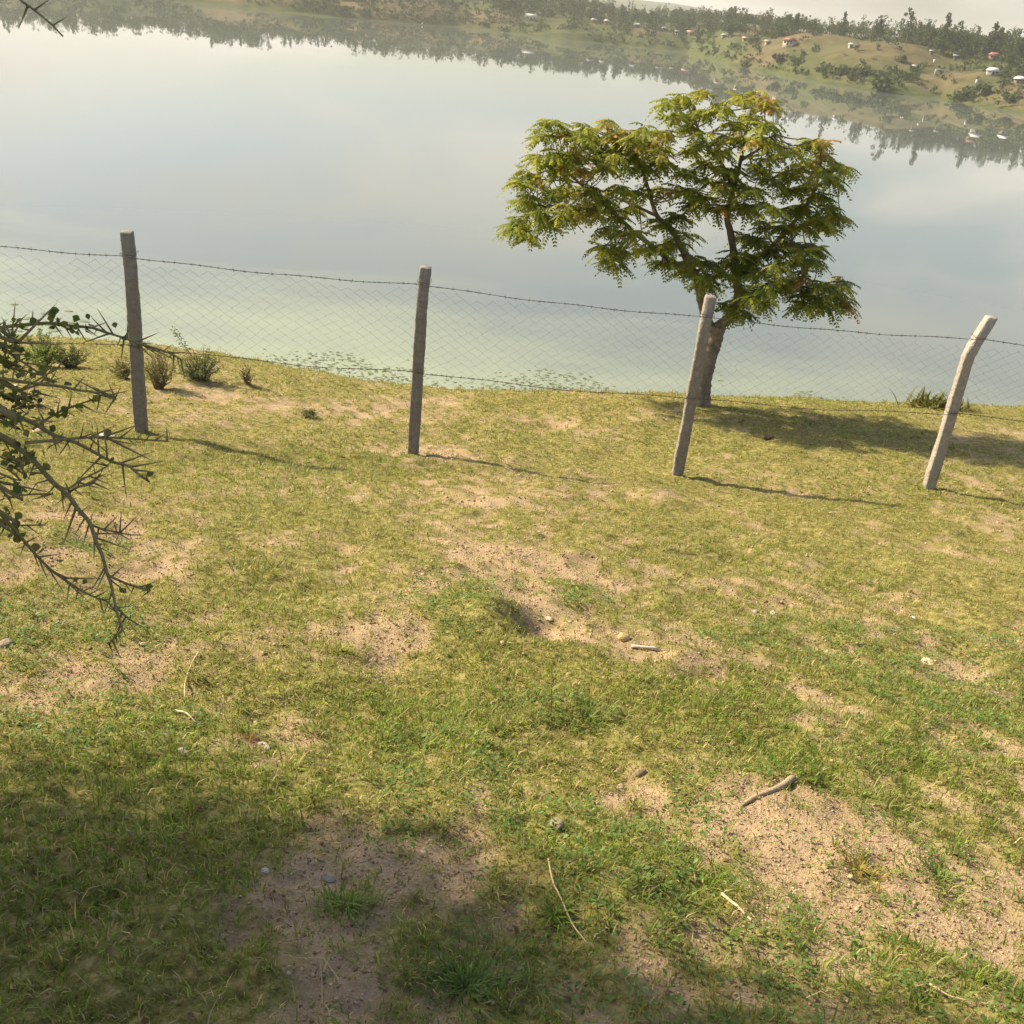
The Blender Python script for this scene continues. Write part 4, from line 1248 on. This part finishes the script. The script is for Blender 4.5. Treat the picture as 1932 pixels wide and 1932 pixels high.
for key, (D, r0, pts) in TH_BR.items():
    P3 = [at_dist(*z6(p), D + 0.10 * math.sin(0.004 * p[0] + len(key) + D * 40)) for p in pts]
    inside = pts[0][0] < 0
    if inside:
        P3 = [np.array([-2.3, 1.9, P3[0][2] + 0.40]), np.array([-1.6, 1.85, P3[0][2] + 0.16])] + P3
    c = spline(P3, 5)
    g = Geo()
    g.tube(c, np.linspace(r0 * 0.66, 0.0014, len(c)), 7, (0.21, 0.19, 0.088), wob=0.18)
    b = g.build('branch', M_TWIG, thorn_tree, True, T0)
    used = []
    for a0, a1 in THORNS.get(key, []):
        i = int(np.argmin([np.hypot(*(np.subtract(p, a0))) for p in pts]))
        q0 = at_dist(*z6(a0), D)
        j = int(np.argmin(((c - q0) ** 2).sum(1)))
        base = c[j]
        t1 = at_dist(*z6(a1), float(np.linalg.norm(base - CAM)) + rng.normal(0, 0.012))
        put_thorn(b, base, t1); used.append(j)
    vis = [j for j in range(len(c)) if c[j][0] > -1.35]
    for j in vis[1::2]:                                              # further spines between the drawn ones
        if min([abs(j - u) for u in used] or [99]) < 2: continue
        tg = c[min(j + 1, len(c) - 1)] - c[j - 1]
        tg /= np.linalg.norm(tg)
        d = rng.normal(0, 1, 3); d -= tg * np.dot(d, tg); d /= np.linalg.norm(d); d = d + tg * 0.6
        d /= np.linalg.norm(d)
        put_thorn(b, c[j], c[j] + d * rng.uniform(0.018, 0.042))
    # round leaves towards the older wood
    for j in vis:
        px = (c[j][0])
        share = np.interp(px, [-1.15, -0.92, -0.80, -0.72], [3.2, 1.7, 0.35, 0.05])
        if key in ('b5', 'b4', 'b9', 'b16'): share *= 0.35
        for k in range(int(rng.poisson(share))):
            put_leaf(b, c[j] + rng.normal(0, 0.008, 3), rng.uniform(0.008, 0.018))
# the twig that hangs into the top left corner
tw = [(-40, -60), (10, -30), (39, 0), (58, 14), (93, 42), (119, 69)]
c = spline([at_dist(x, y, 1.75) for x, y in tw], 5)
b = Geo().tube(c, np.linspace(0.0024, 0.0013, len(c)), 6, (0.22, 0.20, 0.15), wob=0.15).build('twig', M_TWIG, thorn_tree, True, T0)
for a0, a1 in [((52, 12), (34, 56)), ((66, 18), (98, -4)), ((101, 47), (129, 30)), ((93, 42), (119, 69)), ((75, 15), (70, 6)), ((20, -20), (40, -45))]:
    put_thorn(b, at_dist(*a0, 1.75), at_dist(*a1, 1.75))
# trunk, limbs and the crown that shades the lower left of the slope
c = spline([T0 + [0, 0, -0.1], T0 + [0.05, 0.05, 0.5], T0 + [0.0, 0.1, 1.0], T0 + [0.15, 0.15, 1.5]], 6)
Geo().tube(c, np.linspace(0.10, 0.055, len(c)), 10, (0.17, 0.14, 0.10), wob=0.15).build('trunk', M_BARK, thorn_tree, True, T0)
CC = T0 + np.array([0.0, 0.06, 2.40])
g = Geo()
V, F, C, tot = [], [], [], 0
for k in range(240):
    u = rng.normal(0, 1, 3); u /= np.linalg.norm(u)
    q = CC + u * np.array([1.15, 1.70, 0.85]) * rng.uniform(0.25, 1.0) if k < 160 else np.array([-2.95, 2.5, 2.85]) + u * np.array([0.6, 0.22, 0.3]) if k < 176 else np.array([-2.3, -0.9, 3.1]) + u * np.array([1.7, 1.4, 0.8]) * rng.uniform(0.2, 1.0)  # last two clump groups added unseen, to shade the bottom edge and block sky
    s0 = c[int(rng.integers(9, len(c)))]
    bb = spline([s0, (s0 + q) / 2 + [0, 0, 0.15], q], 4)
    g.tube(bb, np.linspace(0.018, 0.004, len(bb)), 5, (0.16, 0.14, 0.08), cap=False)
    m_ = 460
    pos = q + rng.normal(0, 0.20, (m_, 3))
    d = rng.normal(0, 1, (m_, 3)); d /= np.linalg.norm(d, axis=1, keepdims=True)
    s = np.cross(d, rng.normal(0, 1, (m_, 3))); s /= np.linalg.norm(s, axis=1, keepdims=True)
    ln = rng.uniform(0.035, 0.07, m_)[:, None]
    V.append(np.stack([pos, pos + d * ln * 0.5 + s * ln * 0.4, pos + d * ln, pos + d * ln * 0.5 - s * ln * 0.4], 1).reshape(-1, 3))
    F.append(np.arange(m_)[:, None] * 4 + np.array([[0, 1, 2, 3]]) + tot); tot += 4 * m_
    C.append(np.repeat(np.array([[0.095, 0.13, 0.042]]) * rng.uniform(0.7, 1.4, (m_, 1)), 4, 0))
g.build('limbs', M_BARK, thorn_tree, False, T0)
build('crown', np.concatenate(V) - T0, np.concatenate(F), M_TLEAF, thorn_tree, False, np.concatenate(C))

# ------------------------------------------------------------------ houses on the far shore
HOUSES = []
def house(fx, fy, wfull, wall, roof, label, storey=2.6, turn=0.0, hip=False, name='house', deep=0.7):
    p = far_at(fx * 0.6224, fy * 0.6224)
    D = float(np.hypot(p[0], p[1]))
    W = wfull * 0.6224 / 1960.0 * D * 0.58; storey *= 0.75
    dp = W * deep
    rh = W * 0.26
    e = empty(name, p)
    e.rotation_euler[2] = -math.atan2(p[0], p[1]) + turn
    tag(e, label, 'house', 'houses among the trees on the far shore')
    HOUSES.append((math.degrees(math.atan2(p[0], p[1])), D, W))
    w, d = W / 2, dp / 2
    Geo().box((-w, -d, -1.5), (w, d, storey), wall).build('wall', M_WALL, e)
    ov = 0.45
    r = w * (0.72 if hip else 1.0)
    V = [(-w - ov, -d - ov, storey - 0.15), (w + ov, -d - ov, storey - 0.15), (w + ov, d + ov, storey - 0.15), (-w - ov, d + ov, storey - 0.15), (-r - (0 if hip else ov), 0, storey + rh), (r + (0 if hip else ov), 0, storey + rh)]
    Geo().add(V, [(0, 1, 5, 4), (2, 3, 4, 5), (3, 2, 1, 0)], [(1, 2, 5), (3, 0, 4)], roof).build('roof', M_ROOF, e)
    Geo().box((-0.5, -d - 0.05, 0), (0.5, -d + 0.02, min(2.1, storey - 0.3)), (0.10, 0.07, 0.05)).build('door', M_WALL, e)
    for sx in (-0.6, 0.6):
        Geo().box((sx * w - 0.5, -d - 0.04, 0.9), (sx * w + 0.5, -d + 0.02, min(2.0, storey - 0.35)), (0.06, 0.06, 0.07)).build('window', M_WALL, e)
    return e
WH, TAN, RED, GREY = (0.52, 0.52, 0.51), (0.24, 0.19, 0.14), (0.24, 0.085, 0.06), (0.3, 0.3, 0.29)
CREAM = (0.46, 0.40, 0.32)
house(1609, 60, 52, CREAM, (0.62, 0.58, 0.50), 'long low pale roof in the woodland left of the other houses', 2.2, 0.1, deep=0.3)
house(1800, 68, 24, TAN, WH, 'white-roofed house, first of the pair close together on the far shore', 2.2, 0.5, True)
house(1838, 70, 20, TAN, (0.66, 0.66, 0.64), 'grey-white roofed house, second of the pair close together on the far shore', 2.0, -0.4, True)
house(1931, 84, 28, TAN, WH, 'white-roofed house alone above the red slip path', 2.3, 0.2, True)
house(2012, 93, 22, TAN, WH, 'small white gabled house above the red slip path', 2.2, 0.6, True)
house(2050, 105, 13, (0.75, 0.74, 0.70), (0.40, 0.36, 0.32), 'tiny white-walled hut left of the faded pink roof', 3.0, 0.0)
house(2094, 106, 34, TAN, (0.36, 0.20, 0.15), 'faded pink-brown roof low among the bushes', 2.0, -0.2)
house(2194, 115, 20, TAN, WH, 'bright white roof in the trees left of the tan thatch', 2.2, 0.3, True)
house(2259, 124, 24, (0.36, 0.29, 0.2), (0.42, 0.35, 0.24), 'tan thatched hut among the far trees', 1.8, -0.3)
house(2392, 138, 50, CREAM, RED, 'red-roofed cream house between the trees above the green knoll', 3.2, -0.5, True)
house(2326, 135, 22, CREAM, (0.38, 0.36, 0.33), 'low cream wall with a dark roof left of the red-roofed house', 2.0, 0.2)
house(2578, 144, 17, (0.5, 0.5, 0.48), (0.82, 0.82, 0.80), 'small bright white roof at the edge of the dark trees', 2.0, 0.3, True)
house(2822, 165, 12, GREY, WH, 'very small white roof under the tall skyline trees', 2.0, 0.2)
house(2896, 179, 15, TAN, WH, 'small white roof between the skyline trees on the right', 2.0, -0.4)
house(3010, 182, 40, TAN, (0.30, 0.13, 0.09), 'brown-red roof half hidden by trees on the right', 2.8, 0.3, True)
house(3007, 227, 48, GREY, (0.66, 0.63, 0.60), 'broad weathered pale roof among bushes on the right', 2.2, 0.2, True)
house(3088, 252, 38, TAN, (0.84, 0.83, 0.80), 'white gabled roof at the right edge of the picture', 2.2, -0.4, True)

# a white goal-like frame and marker posts on the knolls
p = far_at(2845 * .6224, 236 * .6224)
fr = empty('gate_frame', p); tag(fr, 'white wooden frame standing on the brown knoll', 'frame')
Geo().box((-2.2, -0.15, 0), (-1.8, 0.15, 3.0), (0.5, 0.49, 0.45)).build('post', M_WALL, fr)
Geo().box((2.0, -0.12, 0), (2.2, 0.12, 3.0), (0.3, 0.28, 0.24)).build('post', M_WALL, fr)
Geo().box((-2.2, -0.14, 3.0), (2.3, 0.14, 3.3), (0.5, 0.49, 0.45)).build('beam', M_WALL, fr)
for fx, fy, hh, lab in [(2958, 256, 1.7, 'short white marker post below the brown knoll on the right'), (2775, 203, 0.7, 'low white slab on the crest of the brown knoll'), (2830, 192, 1.6, 'thin white marker post on the crest of the brown knoll')]:
    p = far_at(fx * .6224, fy * .6224)
    w = 1.6 if 'slab' in lab else 0.3
    o = Geo().box((-w, -0.25, 0), (w, 0.25, hh), (0.75, 0.74, 0.70)).box((-w * 0.8, -0.2, hh), (w * 0.8, 0.2, hh + 0.15), (0.75, 0.74, 0.70)).build('marker_post', M_WALL, None)
    o.location = p
    tag(o, lab, 'marker')
# a white wading bird at the far waterline
p = at_y(1280 * .6224, 69 * .6224, 690.0); p[2] = WATER_Z
bird = Geo()
bird.tube(spline([(-0.5, 0, 0.75), (-0.2, 0, 0.85), (0.15, 0, 1.0), (0.3, 0, 1.1)], 4), np.array([0.04, 0.14, 0.2, 0.24, 0.26, 0.27, 0.26, 0.24, 0.2, 0.15, 0.11, 0.08, 0.07]), 8, (0.85, 0.85, 0.83))
bird.tube(spline([(0.28, 0, 1.08), (0.42, 0, 1.35), (0.36, 0, 1.55), (0.46, 0, 1.7), (0.75, 0, 1.66)], 3), np.linspace(0.08, 0.02, 13), 6, (0.85, 0.85, 0.83))
for sy in (-0.08, 0.08):
    bird.tube([(0, sy, 0.0), (0.02, sy, 0.45), (-0.02, sy, 0.85)], 0.03, 5, (0.1, 0.1, 0.08))
o = bird.build('wading_bird', M_WALL, None, True); o.location = p
tag(o, 'white wading bird standing at the far waterline', 'bird')

# ------------------------------------------------------------------ far woodland
def tree_proto(kind, seed, n_clump=14, per=30, big=1.25):
    rng = np.random.default_rng(seed)
    V, C, tot = [], [], 0
    g = Geo()
    if kind == 'round':
        cl = [(rng.normal(0, 1.7), rng.normal(0, 1.7), rng.uniform(3.2, 7.6), rng.uniform(0.9, 1.7)) for _ in range(n_clump)]; size = 0.75; tint = (0.050, 0.075, 0.030); th = 6
    elif kind == 'cone':
        cl = []
        for i in range(n_clump):
            z = 1.5 + 9.0 * i / n_clump
            r = 1.7 * (1 - (z - 1.5) / 9.6) + 0.15
            a = rng.random() * 6.28
            cl.append((math.cos(a) * r * 0.6, math.sin(a) * r * 0.6, z, 0.5 + r * 0.45))
        size = 0.62; tint = (0.038, 0.060, 0.030); th = 10
    elif kind == 'tall':
        cl = [(rng.normal(0, 1.0) * (0.6 + i / n_clump), rng.normal(0, 1.0), 3.5 + 8.0 * i / n_clump + rng.normal(0, 0.4), rng.uniform(0.55, 1.15)) for i in range(n_clump)]; size = 0.6; tint = (0.055, 0.075, 0.036); th = 11
    else:                                                              # bush
        cl = [(rng.normal(0, 1.2), rng.normal(0, 1.2), rng.uniform(0.4, 2.2), rng.uniform(0.6, 1.1)) for _ in range(n_clump)]; size = 0.6; tint = (0.055, 0.080, 0.030); th = 1
    g.tube(spline([(0, 0, -0.6), (0.1, 0.05, th * 0.45), (rng.normal(0, 0.25), 0, th * 0.85)], 3), np.linspace(0.2, 0.06, 7), 5, (0.12, 0.095, 0.07), cap=False)
    for cx, cy, cz, r in cl:
        g.tube([(0, 0, cz * 0.6), (cx, cy, cz)], [0.07, 0.03], 3, (0.12, 0.095, 0.07), cap=False)
        u = rng.normal(0, 1, (per, 3)); u /= np.linalg.norm(u, axis=1, keepdims=True)
        q = np.array([cx, cy, cz]) + u * r * rng.uniform(0.4, 1.0, (per, 1)) ** 0.5
        d = rng.normal(0, 1, (per, 3)); d /= np.linalg.norm(d, axis=1, keepdims=True)
        s = np.cross(d, rng.normal(0, 1, (per, 3))); s /= np.linalg.norm(s, axis=1, keepdims=True)
        ln = size * big * rng.uniform(0.55, 1.2, (per, 1))
        ct = np.array(tint) * rng.uniform(0.7, 1.45) + np.array([0.02, 0.015, 0]) * rng.random()
        v = np.stack([q - d * ln * 0.5, q + s * ln * 0.35, q + d * ln * 0.5, q - s * ln * 0.35], 1).reshape(-1, 3)
        g.add(v, np.arange(per)[:, None] * 4 + np.array([[0, 1, 2, 3]]), None, np.repeat(ct[None] * rng.uniform(0.8, 1.25, (per, 1)), 4, 0))
    o = g.build('far_tree', M_FAR)
    me = o.data
    geo = (np.concatenate(g.v), [np.concatenate(g.q)] + ([np.concatenate(g.t)] if g.t else []), np.concatenate(g.c))
    bpy.data.objects.remove(o)
    return me, geo
PROTO = {k: [tree_proto(k, 10 * i + 3 + len(k), 14 if k != 'bush' else 9) for i in range(4)] for k in ('round', 'cone', 'tall', 'bush')}
LOW = {k: [tree_proto(k, 10 * i + 5 + len(k), 9, 13, 1.45)[1] for i in range(4)] for k in ('round', 'tall')}

def clear_of_houses(az, D, hw=0.0):
    for ha, hD, hw_ in HOUSES:
        half = math.degrees((hw_ * 0.5 + 1.0) / hD)
        if abs(az - ha) < half and hD - 70 < D < hD + 7: return False
    return True

rng = np.random.default_rng(2024)
def shore(az): return float(np.interp(az, SH[:, 0], SH[:, 1]))
cand = []
while len(cand) < 290:
    az = rng.uniform(-29, 24.5)
    s = rng.uniform(40, 135) if az < 9 else rng.uniform(62, 150)
    D = shore(az) + s
    x, y = D * math.sin(R(az)), D * math.cos(R(az))
    if fbm(x * 0.012 + 4, y * 0.012, 99, 2) < 0.40 and rng.random() < 0.7: continue
    if not clear_of_houses(az, D): continue
    cand.append((az, D, x, y))
LABEL = {'round': ('broad dark green tree in the woodland belt behind the far shore', 'broad trees of the far woodland'),
         'cone': ('dark pointed conifer-like tree in the woodland belt behind the far shore', 'pointed trees of the far woodland'),
         'tall': ('tall thin-crowned tree in the woodland belt behind the far shore', 'tall thin trees of the far woodland')}
def far_tree(x, y, kind, sc, label, group, name='far_tree', cat='tree'):
    o = link(name, PROTO[kind][int(rng.integers(0, 4))][0])
    o.location = (x, y, WATER_Z + float(far_h(x, y)))
    o.rotation_euler[2] = rng.random() * 6.28
    o.scale = (sc * rng.uniform(0.85, 1.15), sc * rng.uniform(0.85, 1.15), sc)
    return tag(o, label, cat, group)
for az, D, x, y in cand:
    kind = rng.choice(['round', 'cone', 'tall'], p=[0.52, 0.2, 0.28])
    where = ('seen only mirrored in the lake at the upper left', 'above the grassy spit left of the houses', 'around the small white-roofed houses', 'around the red-roofed house and the green knoll', 'behind the brown knolls at the right')[int(np.searchsorted([-17.5, -0.5, 8.0, 14.2], az))]
    what = {'round': 'broad dark green tree ', 'cone': 'dark pointed conifer-like tree ', 'tall': 'tall thin-crowned tree '}[kind]
    far_tree(x, y, kind, rng.uniform(0.65, 1.15), what + where, LABEL[kind][1].replace('of the far woodland', '') + where, {'round': 'broad_tree', 'cone': 'conifer_tree', 'tall': 'tall_tree'}[kind])
# the ones that stand out against the sky
for fx, Dd, kind, sc, lab in [(2742, 560, 'tall', 1.34, 'tallest ragged tree on the skyline left of the big conifer'), (2852, 556, 'cone', 1.62, 'big dark conifer on the skyline at the right'), (2880, 560, 'round', 1.20, 'broad dark tree touching the right side of the big conifer'),
                              (3002, 560, 'cone', 1.42, 'slender conifer on the skyline between big conifer and picture edge'), (3064, 556, 'tall', 1.12, 'thin ragged tree on the skyline close to the right edge'), (3098, 552, 'round', 1.25, 'dark round tree on the skyline at the right edge'),
                              (2380, 660, 'round', 1.35, 'big domed tree on the skyline above the red roof'), (1792, 770, 'tall', 1.1, 'thin tree sticking out of the left skyline'), (2642, 620, 'tall', 1.0, 'lone thin tree poking above the middle of the skyline'), (2108, 720, 'cone', 0.95, 'pointed tree on the skyline left of the bright white roof')]:
    d = ray(fx * .6224, 150 * .6224)
    az = math.degrees(math.atan2(d[0], d[1]))
    far_tree(Dd * math.sin(R(az)), Dd * math.cos(R(az)), kind, sc, lab, 'trees on the far skyline', 'skyline_tree')
# bushes on the knolls
for k, (fx, fy, sc, lab) in enumerate([(2674, 279, 2.3, 'large dark bush at the waterline mirrored in the lake'), (2362, 188, 1.5, 'dark bush on the green knoll, larger of two'), (2410, 190, 1.2, 'dark bush on the green knoll, right of the larger one'), (2262, 205, 1.1, 'small bush at the tip of the green point'), (2545, 228, 1.5, 'grey-green bush below the brown knoll on its left'),
                                       (2615, 227, 1.0, 'small bush at the left foot of the brown knoll'), (2755, 242, 1.3, 'thin bush on the front of the brown knoll'), (2920, 300, 1.9, 'dark bush at the shore under the lower knoll'), (2985, 285, 1.5, 'bush on the right shoulder of the lower knoll'), (3060, 315, 1.6, 'bush at the shore near the right edge'), (2733, 190, 1.2, 'bush on top of the brown knoll')]):
    p = far_at(fx * .6224, fy * .6224)
    far_tree(p[0], p[1], 'bush', sc, lab, 'bushes on the far knolls', 'bush', 'bush')

def mass(name, label, n, fn, protos, cat):
    V, Q, T_, C, tot = [], [], [], [], 0
    for i in range(n):
        r = fn()
        if r is None: continue
        x, y, sc, pr = r
        v, f, c_ = pr
        a = rng.random() * 6.28
        ca, sa = math.cos(a) * sc, math.sin(a) * sc
        w = np.stack([v[:, 0] * ca - v[:, 1] * sa + x, v[:, 0] * sa + v[:, 1] * ca + y, v[:, 2] * sc + WATER_Z + float(far_h(x, y))], 1)
        V.append(w); C.append(c_ * rng.uniform(0.75, 1.3)); Q.append(f[0] + tot)
        tot += len(v)
    o = build(name, np.concatenate(V), [np.concatenate(Q)], M_FAR, None, False, np.concatenate(C))
    return tag(o, label, cat, kind='stuff')
def wood_pt():
    az = rng.uniform(-34, 29)
    D = shore(az) + rng.uniform(60, 330) + (25 if az > 9 else 0)
    if not clear_of_houses(az, D): return None
    k = rng.choice(['round', 'tall'], p=[0.7, 0.3])
    return D * math.sin(R(az)), D * math.cos(R(az)), rng.uniform(0.6, 1.05), LOW[k][int(rng.integers(0, 4))]
mass('woodland', 'dense far woodland behind the houses across the lake', 1550, wood_pt, None, 'woodland')
LOWB = [tree_proto('bush', 70 + i, 5, 9, 1.5)[1] for i in range(4)]
def scrub_pt():
    az = rng.uniform(-34, 29)
    D = shore(az) + 4 + 130 * rng.random() ** 1.3
    x, y = D * math.sin(R(az)), D * math.cos(R(az))
    if fbm(x * 0.02 + 40, y * 0.02, 171, 3) < (0.42 if az > 8 else 0.37): return None
    for kx, ky, kr, kh in KN[:3]:
        if (x - kx) ** 2 + (y - ky) ** 2 < (kr * 1.0) ** 2 and rng.random() < 0.85: return None
    hs = clear_of_houses(az, D)
    return x, y, (rng.uniform(0.45, 1.25) if hs else 0.45), LOWB[int(rng.integers(0, 4))]
mass('scrub', 'low green scrub covering the far banks', 5200, scrub_pt, None, 'scrub')

# ------------------------------------------------------------------ morning haze over the lake
m = bpy.data.materials.new('haze_air')
m.use_nodes = True
N, L = m.node_tree.nodes, m.node_tree.links
N.clear()
O = N.new('ShaderNodeOutputMaterial')
pv = N.new('ShaderNodeVolumePrincipled')
pv.inputs['Color'].default_value = (0.97, 0.98, 0.95, 1)
pv.inputs['Density'].default_value = 0.00021
pv.inputs['Anisotropy'].default_value = 0.2
L.new(pv.outputs['Volume'], O.inputs['Volume'])
hz = Geo().box((-4300, -60, WATER_Z - 60.0), (4300, 4400, 62.0)).build('haze', m)
tag(hz, 'pale morning haze over the lake', 'haze', kind='stuff')
